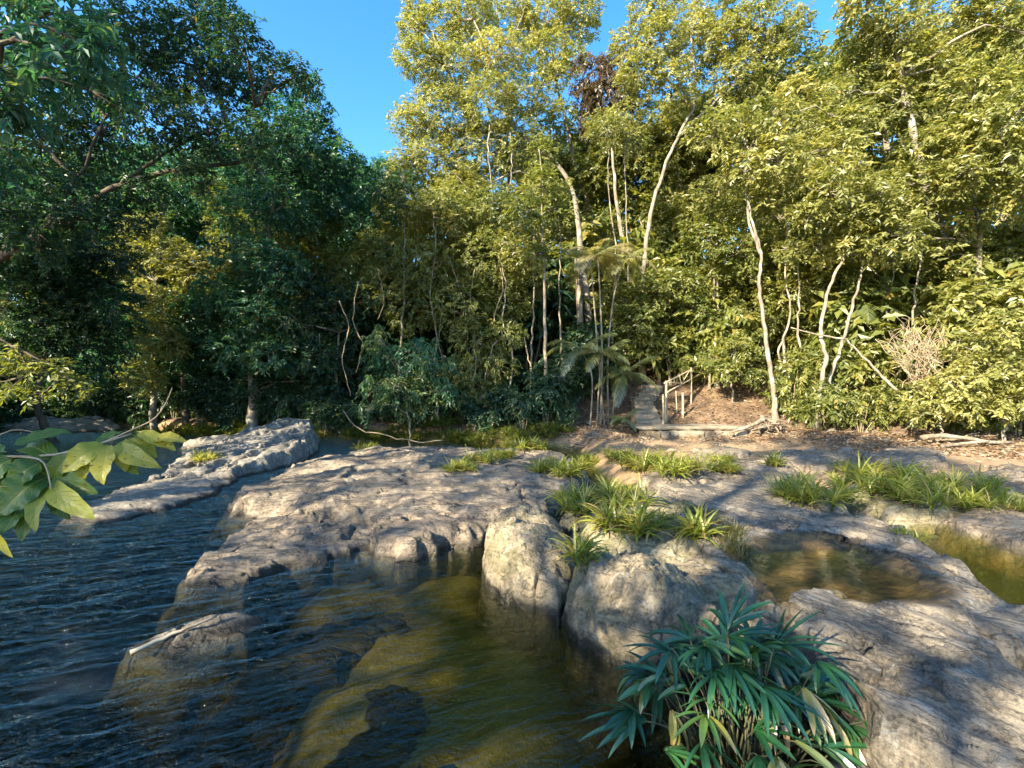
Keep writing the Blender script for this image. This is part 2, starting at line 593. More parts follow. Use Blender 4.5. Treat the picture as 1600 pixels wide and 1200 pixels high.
def ground_z(x, y):
    x = np.asarray(x, float)
    y = np.asarray(y, float)
    n = fbm(x * 0.35, y * 0.35, None, 4, 3)
    t = y - np.interp(x, BX, BY) + 0.5 * n
    bed = -0.62 + 0.14 * fbm(x * 0.9, y * 0.9, None, 4, 5)
    # shallow sand bar in the bay, deep channels beside it
    bar = sdf_poly(x, y, [(-1.35, 2.0), (0.15, 2.0), (0.28, 2.8), (0.38, 3.6), (0.0, 4.6), (-0.3, 5.6), (-1.2, 6.6), (-2.6, 6.2), (-2.0, 4.6), (-1.2, 4.9), (-1.55, 3.6)])
    flat = -0.27 + 0.05 * fbm(x * 1.1, y * 1.1, None, 3, 8) + 0.02 * fbm(x * 5, y * 5, None, 3, 18)
    kb = sstep(-0.6, 0.25, bar + 0.22 * fbm(x * 2, y * 2, None, 4, 8))
    bed = bed * (1 - kb) + flat * kb - sstep(-0.4, -2.5, bar) * 0.9 * sstep(-1.2, -2.4, x)
    z = bed
    # dry stony apron in front of the right bank
    m = sstep(1.0, 2.8, x + 0.25 * n) * sstep(5.8, 8.2, y - 0.2 * x * 0 + 0.3 * n)
    z = z + m * (0.24 - z) + m * 0.10 * sstep(8, 14, y)
    b = sstep(-1.6, 0.2, t)
    z = z * (1 - b) + b * (0.50 + 0.06 * fbm(x * 1.3, y * 1.3, None, 4, 9))
    rise = np.maximum(0, t - 1.0)
    z = z + 13.0 * (1 - np.exp(-rise * 0.50 / 13.0)) * (1 + 0.12 * n)
    # worn hollow before the stone platform
    z = z - 0.2 * sstep(3.2, 4.3, x) * sstep(9.3, 8.0, x) * sstep(11.6, 13.2, y) * sstep(15.6, 15.1, y)
    # left bank, just outside the picture, and the bank the photographer stands on
    tl = -(1.13 * np.maximum(y, -2) + 1.6) - x + 0.5 * n
    bl = sstep(-0.8, 0.8, tl)
    z = np.maximum(z, z * (1 - bl) + bl * (0.6 + 0.18 * np.maximum(0, np.minimum(tl, 30)) ** 0.8))
    bk = sstep(0.9, -0.8, y)
    z = np.maximum(z, z * (1 - bk) + bk * 0.45)
    return z


def gz(x, y):
    return float(ground_z(np.array([x]), np.array([y]))[0])


def grid_mesh(xs, ys, zf):
    X, Y = np.meshgrid(xs, ys)
    Z = zf(X.ravel(), Y.ravel())
    V = np.stack((X.ravel(), Y.ravel(), Z), -1)
    nx, ny = len(xs), len(ys)
    i = np.arange(ny - 1)[:, None] * nx
    k = np.arange(nx - 1)[None, :]
    Q = np.stack((i + k, i + k + 1, i + nx + k + 1, i + nx + k), -1).reshape(-1, 4)
    return V, Q


xs = np.concatenate((np.linspace(-900, -60, 24), np.arange(-58, -9, 0.6), np.arange(-9, 15, 0.11), np.arange(15, 58, 0.6), np.linspace(60, 900, 24)))
ys = np.concatenate((np.linspace(-300, -12, 12), np.arange(-11, 0, 0.6), np.arange(0, 19, 0.11), np.arange(19, 60, 0.5), np.linspace(61, 1200, 26)))
V, Q = grid_mesh(xs, ys, ground_z)
o = link_mesh('terrain', V, Q, M['ground'], smooth=True)
tag(o, 'brown stream bed, sandy bank and forested slope', 'terrain', kind='structure')


def water_z(x, y):
    run = sstep(-0.2, -2.4, x) * 0.95 + 0.05
    c, s = math.cos(R(24)), math.sin(R(24))
    u, v = x * c - y * s * 0 + y * s, -x * s + y * c
    far = np.exp(-np.maximum(0, y - 4) / 8)
    return run * far * (0.036 * fbm(u * 1.6, v * 5.0, None, 3, 21) + 0.018 * ridged(u * 3.5, v * 9, 2, 25))


xs = np.concatenate((np.linspace(-60, -12, 40), np.arange(-11.8, -5, 0.12), np.arange(-5, 2.2, 0.032), np.linspace(2.3, 12, 12)))
ys = np.concatenate((np.linspace(-6, 1.8, 6), np.arange(1.9, 7.5, 0.032), np.arange(7.5, 12, 0.1), np.linspace(12.2, 40, 30)))
V, Q = grid_mesh(xs, ys, water_z)
nx, ny = len(xs), len(ys)
n0 = len(V)
# close the water body downwards so that it holds its own colour
rim = np.concatenate((np.arange(nx), np.arange(1, ny) * nx + nx - 1, (ny - 1) * nx + np.arange(nx - 2, -1, -1), np.arange(ny - 2, 0, -1) * nx))
low = V[rim].copy()
low[:, 2] = -3.0
k = np.arange(len(rim))
k2 = (k + 1) % len(rim)
side = np.stack((rim[k2], rim[k], n0 + k, n0 + k2), -1)
cen = np.array([[(xs[0] + xs[-1]) / 2, (ys[0] + ys[-1]) / 2, -3.0]])
bot = np.stack((n0 + k2, n0 + k, np.full(len(k), n0 + len(rim)), np.full(len(k), n0 + len(rim))), -1)
o = link_mesh('stream_water', np.vstack((V, low, cen)), np.vstack((Q, side, bot)), M['water'], smooth=True)
tag(o, 'dark rippling stream water with an olive sandy shallow', 'water', kind='structure')


def pool(name, label, poly, z):
    q = np.array(poly)
    c = q.mean(0)
    n = len(q)
    V = np.vstack((np.c_[q, np.full(n, z)], [[c[0], c[1], z]], np.c_[q, np.full(n, z - 0.9)], [[c[0], c[1], z - 0.9]]))
    k = np.arange(n)
    k2 = (k + 1) % n
    if (np.roll(q[:, 0], -1) * q[:, 1] - q[:, 0] * np.roll(q[:, 1], -1)).sum() > 0:
        k, k2 = k2, k
    Q = np.vstack((np.stack((k, k2, np.full(n, n), np.full(n, n)), -1), np.stack((k2 + n + 1, k + n + 1, np.full(n, 2 * n + 1), np.full(n, 2 * n + 1)), -1), np.stack((k2, k, k + n + 1, k2 + n + 1), -1)))
    o = link_mesh(name, V, Q, M['pool'])
    tag(o, label, 'water', kind='structure')


# ------------------------------------------------------------------ rocks
ROCKS = []


def rock(name, label, poly, zr, mat, h=0.12, dome=False, fall=0.22, cell=0.03, seed=0, amp=0.04, grain=20.0, lump=0.05,
         tilt=(0, 0), edge_n=0.12, hf=None, terr=0.0, drop=1.0, cat='rock', group='bare rocks of the stream bed', px=False, blob=0.8, silt=None):
    if px:
        poly = [on_level(a, b, zr) for a, b in poly]
    q = np.array(poly)
    lo, hi = q.min(0) - fall * 1.6, q.max(0) + fall * 1.6
    xs = np.arange(lo[0], hi[0], cell)
    ys = np.arange(lo[1], hi[1], cell)
    X, Y = np.meshgrid(xs, ys)
    nx, ny = len(xs), len(ys)
    x, y = X.ravel(), Y.ravel()
    d = sdf_poly(x, y, poly) + edge_n * fbm(x * 1.7, y * 1.7, None, 5, seed + 40, 0.6) + 0.25 * edge_n * fbm(x * 9, y * 9, None, 3, seed + 41)
    c = q.mean(0)
    dm = max(float(d.max()), 1e-3)
    if dome:
        e = np.clip(d / (dm * 0.85), 0, 1)
        z = zr + h * np.sqrt(np.clip(1 - (1 - e) ** 2, 0, 1))
    else:
        z = zr + h * (1 - np.exp(-np.maximum(d, 0) / blob))
    z = z + tilt[0] * (x - c[0]) + tilt[1] * (y - c[1])
    g = R(grain)
    u, v = x * math.cos(g) + y * math.sin(g), -x * math.sin(g) + y * math.cos(g)
    w = 0.35 * fbm(x * 0.9, y * 0.9, None, 3, seed + 7)
    z = z + lump * fbm(x * 0.8, y * 0.8, None, 4, seed)
    amp = amp * 1.5
    lump = lump * 1.4
    z = z + amp * (ridged(u * 0.8 + w, v * 3.2 + 2 * w, 5, seed + 11) - 0.3) + 0.35 * amp * fbm(u * 6, v * 18, None, 4, seed + 13, 0.65)
    # cracks along the foliation
    cr = np.abs(vnoise(u * 0.55 + w, v * 1.7 + 2.5 * w, None, seed + 19))
    z = z - amp * 1.6 * sstep(0.05, 0.0, cr)
    if terr:
        k = z / terr + 0.5 * fbm(x * 1.1, y * 1.1, None, 3, seed + 23)
        f = k - np.floor(k)
        z = z + terr * 0.65 * (sstep(0.55, 1.0, f) - f)
    if hf is not None:
        z = hf(x, y, z)
    s = np.clip((fall * 0.25 - d) / (1.25 * fall), 0, 1.3) ** 1.25
    z = z - drop * s
    # sideways wobble gives undercut edges
    k = min(0.5 * fall, 0.09)
    xx = x + k * fbm(x * 4, y * 4, z * 4, 3, seed + 31)
    yy = y + k * fbm(x * 4, y * 4, z * 4, 3, seed + 37)
    keep = (d > -fall * 1.15).reshape(ny, nx)
    kq = keep[:-1, :-1] | keep[1:, :-1] | keep[:-1, 1:] | keep[1:, 1:]
    i = np.arange(ny - 1)[:, None] * nx
    kk = np.arange(nx - 1)[None, :]
    Q = np.stack((i + kk, i + kk + 1, i + nx + kk + 1, i + nx + kk), -1)[kq]
    Vv = np.stack((xx, yy, z), -1)
    used = np.unique(Q)
    mp = np.zeros(len(Vv), np.int64)
    mp[used] = np.arange(len(used))
    o = link_mesh(name, Vv[used], mp[Q], M[mat], T=None if silt is None else silt(x, y)[used], smooth=True)
    tag(o, label, cat, group)
    ROCKS.append((np.array([lo[0], lo[1], cell, nx, ny]), np.where(keep.ravel(), z, -9).reshape(ny, nx)))
    return o


def top_z(x, y):
    """height of the uppermost ground or rock at x, y"""
    z = gz(x, y)
    for (b, Z) in ROCKS:
        i, j = int(round((x - b[0]) / b[2])), int(round((y - b[1]) / b[2]))
        if 0 <= i < b[3] and 0 <= j < b[4]:
            z = max(z, float(Z[j, i]))
    return z


pool_a = [on_level(a, b, 0.36) for a, b in [(1140, 872), (1180, 852), (1260, 845), (1330, 850), (1385, 876), (1455, 900), (1490, 935), (1470, 960), (1400, 955), (1320, 945), (1240, 955), (1195, 945)]]
core_a = [on_level(a, b, 0.36) for a, b in [(1158, 876), (1190, 862), (1260, 854), (1330, 860), (1372, 884), (1440, 908), (1465, 935), (1400, 950), (1300, 950), (1215, 945)]]


def basin(x, y, z):
    d = sdf_poly(x, y, core_a) + 0.06 * fbm(x * 3, y * 3, None, 3, 77)
    k = sstep(-0.16, 0.20, d) * np.where(z > 0, 1, 0)
    return z * (1 - k) + k * (0.315 + 0.03 * fbm(x * 5, y * 5, None, 3, 79))


def silt_a(x, y):
    d = sdf_poly(x, y, pool_a) + 0.10 * fbm(x * 4, y * 4, None, 4, 78)
    return sstep(-0.10, 0.06, d)


rock('rock_shelf', 'long pale rock shelf running round the brown rock pool on the right',
     [(1030, 762), (1120, 745), (1230, 752), (1330, 792), (1430, 832), (1520, 882), (1620, 935), (1720, 1000), (1620, 1015), (1480, 962), (1300, 955), (1200, 940), (1130, 885), (1060, 825), (1010, 790)],
     0.42, 'rock_grey', px=True, cell=0.026, seed=3, amp=0.05, grain=-62, lump=0.07, hf=basin, silt=silt_a, fall=0.3, terr=0.09, h=0.06)
rock('rock_slab', 'big grey streaked rock slab filling the lower right corner',
     [(1222, 932), (1262, 920), (1330, 932), (1420, 948), (1480, 962), (1560, 1000), (1650, 1060), (1740, 1240), (1600, 1260), (1450, 1165), (1362, 1105), (1312, 1062), (1300, 1012), (1232, 968)],
     0.38, 'rock_grey', px=True, cell=0.012, seed=9, amp=0.05, grain=-55, lump=0.09, fall=0.16, h=0.10, terr=0.06, edge_n=0.07, blob=0.4)
rock('rock_slab', 'low grey stone at the bottom edge below the fan-leaved plant',
     [(1290, 1185), (1370, 1155), (1470, 1185), (1560, 1250), (1500, 1330), (1300, 1330)],
     0.10, 'rock_grey', px=True, cell=0.012, seed=15, amp=0.025, grain=-55, fall=0.1, edge_n=0.05, h=0.06)
rock('boulder', 'pale knobbly boulder jutting into the olive shallow, nearest the pool of sand',
     [(-0.36, 5.1), (-0.24, 4.62), (0.12, 4.22), (0.40, 3.98), (0.62, 4.3), (0.75, 5.0), (0.6, 5.7), (0.1, 5.95), (-0.25, 5.65)],
     0.02, 'rock_bould', h=0.48, dome=True, cell=0.012, seed=21, amp=0.07, grain=35, lump=0.12, fall=0.13, drop=0.7, edge_n=0.14)
rock('boulder', 'round yellow-stained boulder behind the fan-leaved plant',
     [(0.44, 3.86), (0.50, 3.58), (0.75, 3.34), (1.12, 3.16), (1.5, 3.2), (1.62, 3.7), (1.38, 4.3), (0.92, 4.55), (0.55, 4.35)],
     0.02, 'rock_bould', h=0.55, dome=True, cell=0.011, seed=27, amp=0.075, grain=50, lump=0.10, fall=0.13, drop=0.7, edge_n=0.12)
rock('boulder', 'pale boulder beside the dark channel that drains the rock pool',
     [(1.28, 3.95), (1.45, 3.56), (1.8, 3.46), (2.02, 3.64), (2.13, 4.0), (2.0, 4.4), (1.6, 4.5), (1.3, 4.3)],
     0.10, 'rock_bould', h=0.36, dome=True, cell=0.012, seed=33, amp=0.05, grain=-50, lump=0.06, fall=0.12, edge_n=0.06)
rock('boulder', 'mossy boulder under the light green grass tufts at the centre',
     [(0.62, 5.2), (0.8, 4.55), (1.3, 4.3), (1.9, 4.45), (2.45, 5.0), (2.6, 5.8), (2.1, 6.8), (1.2, 7.0), (0.7, 6.4)],
     0.05, 'rock_moss', h=0.46, dome=True, cell=0.016, seed=39, amp=0.07, grain=30, lump=0.14, fall=0.2, edge_n=0.14)
rock('rock_shelf', 'wide tan rock shelf in the middle of the stream',
     [(470, 722), (560, 702), (700, 698), (800, 703), (880, 710), (920, 735), (850, 788), (800, 803), (740, 815), (690, 824), (625, 838), (588, 832), (570, 803), (480, 792), (400, 785), (365, 772), (420, 746)],
     0.28, 'rock_warm', px=True, cell=0.03, seed=45, amp=0.042, grain=6, lump=0.14, fall=0.36, terr=0.05, h=0.12, edge_n=0.24, drop=0.95)
rock('rock_ledge', 'low tan rock tongue sloping from the middle shelf into the dark water',
     [(266, 912), (300, 878), (350, 836), (395, 810), (470, 797), (560, 800), (608, 830), (588, 850), (500, 862), (440, 876), (412, 892), (380, 906), (318, 910)],
     0.10, 'rock_warm', px=True, cell=0.02, seed=51, amp=0.055, grain=28, lump=0.06, fall=0.28, terr=0.05, h=0.10, edge_n=0.14, tilt=(0.02, 0.015), blob=0.5, drop=0.8)
rock('rock_ledge', 'flat bluish grey ledge at the waterline behind the yellow-leaved branch',
     [(80, 812), (150, 776), (230, 748), (330, 738), (372, 748), (335, 772), (235, 800), (150, 818)],
     0.07, 'rock_blue', px=True, cell=0.03, seed=57, amp=0.04, grain=8, lump=0.04, fall=0.35, h=0.10, terr=0.05, drop=0.9)
rock('rock_slab', 'tilted slab rising to a pointed tip before the dark left bank',
     [(-7.3, 9.3), (-5.9, 9.7), (-5.3, 11.5), (-5.75, 13.5), (-6.5, 15.3), (-7.5, 15.7), (-8.1, 14), (-8.0, 11.5)],
     0.52, 'rock_blue', cell=0.035, seed=63, amp=0.09, grain=80, lump=0.08, fall=0.3, h=0.10, terr=0.14, tilt=(0.06, 0.125), drop=1.3)
rock('stone', 'small dark stone poking out of the rippling water with a stick on it',
     [(-2.92, 3.52), (-2.5, 3.45), (-2.12, 3.72), (-2.1, 4.0), (-2.6, 4.02)],
     -0.04, 'rock_grey', h=0.13, dome=True, cell=0.012, seed=69, amp=0.04, grain=35, lump=0.04, fall=0.16, drop=0.5, edge_n=0.06)
rock('rock_slab', 'buff slab between grass tufts at the right above the far pool',
     [(1310, 765), (1380, 738), (1460, 747), (1600, 772), (1660, 800), (1500, 800), (1400, 795)],
     0.36, 'rock_moss', px=True, cell=0.035, seed=75, amp=0.05, grain=-30, fall=0.25, terr=0.06)
rock('rock_slab', 'pale flat slab at the right edge behind the far pool',
     [(1468, 808), (1530, 783), (1640, 795), (1700, 872), (1570, 848)],
     0.40, 'rock_warm', px=True, cell=0.03, seed=81, amp=0.04, grain=-25, fall=0.25, terr=0.06)
rock('rock_slab', 'worn rock hump rising from the sandy apron before the stone platform',
     [(1000, 745), (1060, 722), (1180, 715), (1260, 725), (1240, 748), (1120, 745), (1040, 758)],
     0.36, 'rock_warm', px=True, cell=0.04, seed=87, amp=0.06, grain=-20, fall=0.35, terr=0.06)
rock('bed_shadow_rock', 'dark rock shape standing for a tree shadow under the shallow at the bottom left of the sand',  # tree shadow on the sand, built as a dark sunken shape
     [(-1.35, 2.0), (-0.85, 2.0), (-0.72, 2.9), (-0.78, 3.45), (-1.0, 3.5), (-1.2, 3.0)], -0.24, 'rock_shadow', cell=0.03, seed=93, fall=0.4, drop=0.25, edge_n=0.3, h=0.03, amp=0.03, group='drowned rocks')
rock('bed_shadow_rock', 'long dark rock shape standing for a tree shadow beside the upper edge of the sandy shallow',  # second bed shadow, likewise put into a dark shape
     [(-2.0, 3.3), (-1.45, 3.6), (-1.02, 4.5), (-1.15, 4.75), (-1.7, 4.3)], -0.22, 'rock_shadow', cell=0.03, seed=99, fall=0.4, drop=0.25, edge_n=0.3, h=0.03, amp=0.03, group='drowned rocks')
rock('submerged_stone', 'round yellow stone lying under water at the bottom edge',
     [(-0.66, 2.42), (-0.5, 2.36), (-0.40, 2.5), (-0.5, 2.62), (-0.64, 2.58)], -0.16, 'rock_bould', cell=0.012, seed=105, fall=0.05, h=0.07, dome=True, amp=0.01, lump=0.0, edge_n=0.02, group='drowned rocks')
rock('rock_ledge', 'dark boulder on the far left bank above the quiet water',
     [(-21.5, 19.5), (-18.0, 19.0), (-16.8, 20.2), (-18.5, 21.6), (-21.5, 21.5)], 0.1, 'rock_blue', cell=0.08, seed=111, h=0.4, dome=True, amp=0.12, fall=0.4, lump=0.2)
rock('stone', 'drab rock in the water below the yellow-leaved twig',
     [(-10.4, 14.6), (-8.9, 14.2), (-8.6, 15.0), (-9.6, 15.6)], 0.0, 'rock_blue', cell=0.05, seed=117, h=0.35, dome=True, amp=0.06, fall=0.25)

for i, (q, lab) in enumerate([([(1190, 712), (1250, 702), (1330, 712), (1300, 728), (1215, 727)], 'flat buff slab half sunk in the sand below the driftwood roots'),
                              ([(1345, 712), (1400, 698), (1470, 704), (1480, 722), (1400, 728)], 'flat slab half sunk in the sand before the sunlit bush'),
                              ([(1080, 706), (1130, 697), (1180, 702), (1160, 712), (1100, 714)], 'low slab half sunk in the ground just before the platform'),
                              ([(1490, 742), (1560, 728), (1640, 738), (1640, 758), (1540, 760)], 'grey slab half sunk in the sand under the long driftwood log')]):
    rock('rock_slab', lab, q, 0.40, 'rock_warm', px=True, cell=0.04, seed=130 + i, amp=0.06, grain=-20 + 15 * i, lump=0.08, fall=0.3, terr=0.05, h=0.10, edge_n=0.3)
pool('pool_water', 'brown clear water of the rock pool on the right shelf', pool_a, 0.375)
pool_b = [on_level(a, b, 0.35) for a, b in [(1420, 818), (1500, 818), (1620, 838), (1760, 870), (1760, 1000), (1640, 985), (1520, 915), (1435, 850)]]
pool('pool_water', 'golden water of the far pool at the right edge', pool_b, 0.345)
for i, (a, b, r) in enumerate([(1312, 912, 0.075), (1222, 700, 0.1), (1232, 713, 0.12), (1135, 690, 0.1), (1090, 700, 0.14), (1265, 690, 0.13), (1320, 700, 0.16), (1370, 672, 0.14), (1385, 690, 0.1), (1300, 680, 0.12), (1050, 695, 0.1), (770, 690, 0.16), (685, 716, 0.12), (660, 735, 0.2)]):
    lab = ['grey stone lying in the brown rock pool', 'stone below the driftwood roots, nearest the stump', 'rounded stone on the sand below the driftwood roots', 'stone on the ground under the end of the stone platform',
           'pale stone on the sand before the stone platform', 'stone at the foot of the two pale leaning trunks', 'biggest loose stone on the sand below the pale trunks', 'stone near the foot of the sunlit bush',
           'small stone before the sunlit bush', 'stone between the driftwood roots and the pale trunks', 'stone beside the tufts below the stone platform', 'pale stone beside the grass at the back of the middle shelf',
           'small dark stone lying on the middle rock shelf', 'loose slab lying on the middle rock shelf'][i]
    x, y = on_level(a, b, 0.4)
    g = np.random.default_rng(900 + i)
    q = [(x + r * g.uniform(0.7, 1.25) * math.cos(t) * 1.3, y + r * g.uniform(0.7, 1.25) * math.sin(t)) for t in np.arange(7) * 2 * math.pi / 7]
    rock('stone', lab, q, top_z(x, y) - 0.03, 'rock_warm' if i % 3 else 'rock_grey', h=r * 0.9, dome=True, cell=max(0.008, r / 12), seed=200 + i, amp=0.02, lump=0.02, fall=r * 0.25, edge_n=r * 0.3, drop=0.3, cat='stone', group='loose stones')


# ------------------------------------------------------------------ foliage
NLEAF = [0]


def leaf_quads(mb, Pb, D, N, L, Wd, tint, fold=0.18, droop=0.12):
    """one folded rhombic leaf per row"""
    D = unit(D)
    S = unit(np.cross(D, N))
    N = np.cross(S, D)
    L = np.asarray(L)[:, None]
    Wd = np.asarray(Wd)[:, None]
    a = Pb
    m = Pb + D * L * 0.42
    tip = Pb + D * L - N * L * droop
    l = m + S * Wd * 0.5 + N * Wd * fold
    r = m - S * Wd * 0.5 + N * Wd * fold
    V = np.stack((a, r, tip, l), 1).reshape(-1, 3)
    n = len(Pb)
    Q = np.arange(n * 4).reshape(n, 4)
    mb.add(V, Q, np.repeat(np.clip(tint, 0, 1), 4))
    NLEAF[0] += n


def sphere_dirs(g, n, up=0.0):
    v = unit(g.normal(size=(n, 3)))
    v[:, 2] += up
    return unit(v)


def leaf_blob(mb, g, c, rad, L, dens=1.0, squash=(1, 1, 0.8), droop=0.35, tint0=0.0, wide=0.46, hollow=0.45, per=9, blade=1.0):
    """a clump of leafy sprays round a twig end"""
    rad = float(rad)
    ns = max(6, int(6.0 * dens * (rad / L) ** 2))
    d = sphere_dirs(g, ns, 0.12)
    rr = rad * (hollow + (1 - hollow) * g.random(ns) ** 0.55)
    ph = g.uniform(0, 50, 3)
    k = 1.6
    lump = fbm(d[:, 0] * k + ph[0], d[:, 1] * k + ph[1], d[:, 2] * k + ph[2], 3, int(ph[0] * 10))
    keep = lump > -0.32 + 0.10 * g.normal(size=ns)
    d, rr, lump = d[keep], rr[keep], lump[keep]
    ns = len(d)
    rr = rr * (1.0 + 0.55 * lump)
    p = np.asarray(c)[None, :] + d * rr[:, None] * np.array(squash)[None, :]
    ax = unit(d * 0.8 + g.normal(size=(ns, 3)) * 0.55 + np.array((0, 0, -droop * 0.6)))
    st = tint0 + 0.42 + 0.22 * lump + 0.14 * g.normal(size=ns)
    t = (np.arange(per) + 0.5) / per
    sl = L * 2.3
    base = p[:, None, :] + ax[:, None, :] * (t[None, :, None] - 0.5) * sl
    base = base - np.array((0, 0, 1.0)) * (t[None, :, None] ** 2) * droop * sl * 0.4
    up = np.array((0, 0, 1.0))
    side = unit(np.cross(ax, up + 0.01 * g.normal(size=(ns, 3))))
    sgn = np.where(np.arange(per) % 2 == 0, 1.0, -1.0)
    D = ax[:, None, :] * 0.65 + side[:, None, :] * sgn[None, :, None] * 0.9 + g.normal(size=(ns, per, 3)) * 0.33 + np.array((0, 0, -droop))
    N = d[:, None, :] * 0.55 + up * 0.75 + g.normal(size=(ns, per, 3)) * 0.42
    n = ns * per
    LL = L * g.uniform(0.65, 1.25, n) * blade
    tint = np.repeat(st, per) + 0.12 * g.normal(size=n)
    yel = g.random(n) < 0.02
    tint = np.where(yel, 0.97, np.minimum(tint, 0.93))
    leaf_quads(mb, base.reshape(-1, 3), D.reshape(-1, 3), unit(N.reshape(-1, 3)), LL, LL * wide * g.uniform(0.8, 1.2, n), tint)


def curve(pts, n=14, wob=0.0, g=None):
    """smooth path through the points"""
    p = np.asarray(pts, float)
    t = np.concatenate(([0], np.cumsum(np.linalg.norm(np.diff(p, axis=0), axis=1))))
    t = t / t[-1]
    q = np.concatenate(([2 * p[0] - p[1]], p, [2 * p[-1] - p[-2]]))
    out = []
    for s in np.linspace(0, 1, n):
        i = int(np.clip(np.searchsorted(t, s, 'right') - 1, 0, len(p) - 2))
        u = (s - t[i]) / (t[i + 1] - t[i] + 1e-9)
        a, b, c, d = q[i], q[i + 1], q[i + 2], q[i + 3]
        out.append(0.5 * (2 * b + (c - a) * u + (2 * a - 5 * b + 4 * c - d) * u * u + (3 * b - a - 3 * c + d) * u ** 3))
    out = np.array(out)
    if wob and g is not None:
        w = g.normal(size=out.shape) * wob
        w[0] = 0
        out = out + w
    return out


def twig_to(mb, g, path, c, r0, sides=5):
    path = np.asarray(path)
    c = np.asarray(c)
    dd = np.linalg.norm(path - c, axis=1) + 1.5 * np.maximum(0, path[:, 2] - c[2])
    i = int(np.argmin(dd))
    a = path[i]
    mid = a * 0.5 + c * 0.5 + np.array((0, 0, 0.12 * np.linalg.norm(c - a))) + g.normal(size=3) * 0.06 * np.linalg.norm(c - a)
    cv = curve([a, mid, c], 9, 0.015 * np.linalg.norm(c - a), g)
    mb.tube(cv, np.linspace(r0, r0 * 0.3, 9), sides)
    return cv


def tree(name, label, cat, Y, trunk, r0, blobs, L, leaf, bark, seed, dens=1.0, group=None, base=None, tint=0.0, droop=0.35, wide=0.46,
         squash=(1, 1, 0.8), limbs=(), hollow=0.45, trunk2=(), depth=0.5, blade=1.0, twigs=True):
    """trunk and blobs are given where they show in the photo, at distance Y; blobs get their own depth around Y"""
    g = np.random.default_rng(seed)
    L = L * 0.88
    tp = [P(a, b, Y + (c[0] if c else 0)) for a, b, *c in trunk]
    bx, by = (tp[0][0], tp[0][1]) if base is None else base
    z0 = top_z(bx, by)
    root = thing(name, (bx, by, z0), label, cat, group)
    pts = [np.array((bx, by, z0 - 0.25))] + ([p for p in tp if p[2] > z0 + 0.15] or [np.array((bx, by, z0 + 0.6))])
    path = curve(pts, max(16, len(pts) * 5), 0.02, g)
    mb = MB()
    n = len(path)
    rad = r0 * (1 - 0.72 * np.linspace(0, 1, n)) * (1 + 0.8 * np.exp(-np.linspace(0, 1, n) * 22))
    mb.tube(path, rad, 9, 0.5, seed, 0.05)
    allp = path[n // 4:]
    for lb in limbs:
        rl = lb[0]
        lp = curve([P(a, b, Y + (c[0] if c else 0)) for a, b, *c in lb[1]], 16, 0.02, g)
        mb.tube(lp, np.linspace(rl, rl * 0.35, 16), 7, 0.5, seed, 0.06)
        allp = np.vstack((allp, lp))
    cb = MB()
    for bl in blobs:
        a, b, r = bl[:3]
        dy = bl[3] if len(bl) > 3 else g.uniform(-1, 1) * depth * 2.0
        c = P(a, b, Y + dy)
        rad_b = r / F * (Y + dy)
        if twigs:
            cv = twig_to(mb, g, allp, c, min(r0 * 0.45, 0.02 + 0.035 * rad_b))
            for q in range(4):
                e = c + sphere_dirs(g, 1, 0.2)[0] * rad_b * 0.8
                mb.tube(curve([cv[6], (cv[-1] + e) / 2 + g.normal(size=3) * 0.05 * rad_b, e], 6), np.linspace(0.018, 0.006, 6) * max(1, rad_b), 4)
        leaf_blob(cb, g, c, rad_b, L, dens, squash, droop, tint + 0.10 * g.normal(), wide, hollow, 9, blade)
    mb.build('trunk', M[bark], root, True)
    cb.build('crown', M[leaf], root)
    return root


# --- left bank
SHADE = 'unseen trees added for shade'
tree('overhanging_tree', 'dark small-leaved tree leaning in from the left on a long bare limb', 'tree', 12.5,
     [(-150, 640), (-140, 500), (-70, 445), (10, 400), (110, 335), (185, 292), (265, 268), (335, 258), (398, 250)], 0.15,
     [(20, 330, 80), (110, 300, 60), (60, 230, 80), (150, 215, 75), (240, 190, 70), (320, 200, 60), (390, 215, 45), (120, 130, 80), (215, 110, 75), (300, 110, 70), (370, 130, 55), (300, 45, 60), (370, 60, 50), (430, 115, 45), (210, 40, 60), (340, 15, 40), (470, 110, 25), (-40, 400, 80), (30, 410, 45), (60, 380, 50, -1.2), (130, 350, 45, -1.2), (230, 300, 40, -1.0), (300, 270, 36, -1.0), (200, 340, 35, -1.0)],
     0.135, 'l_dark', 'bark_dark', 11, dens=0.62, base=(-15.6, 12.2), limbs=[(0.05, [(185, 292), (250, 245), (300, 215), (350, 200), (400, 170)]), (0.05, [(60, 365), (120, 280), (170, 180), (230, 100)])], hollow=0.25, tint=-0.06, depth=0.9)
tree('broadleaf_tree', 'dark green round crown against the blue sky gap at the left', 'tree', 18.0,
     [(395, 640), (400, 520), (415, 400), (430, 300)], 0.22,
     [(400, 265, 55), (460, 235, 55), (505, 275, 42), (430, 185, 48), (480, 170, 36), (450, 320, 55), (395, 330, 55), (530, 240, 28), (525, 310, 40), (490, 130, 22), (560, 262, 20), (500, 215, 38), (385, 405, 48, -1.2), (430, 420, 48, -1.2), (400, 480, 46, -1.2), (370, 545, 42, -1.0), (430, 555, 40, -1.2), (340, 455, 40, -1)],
     0.17, 'l_teal', 'bark_grey', 12, dens=0.85, tint=0.02)
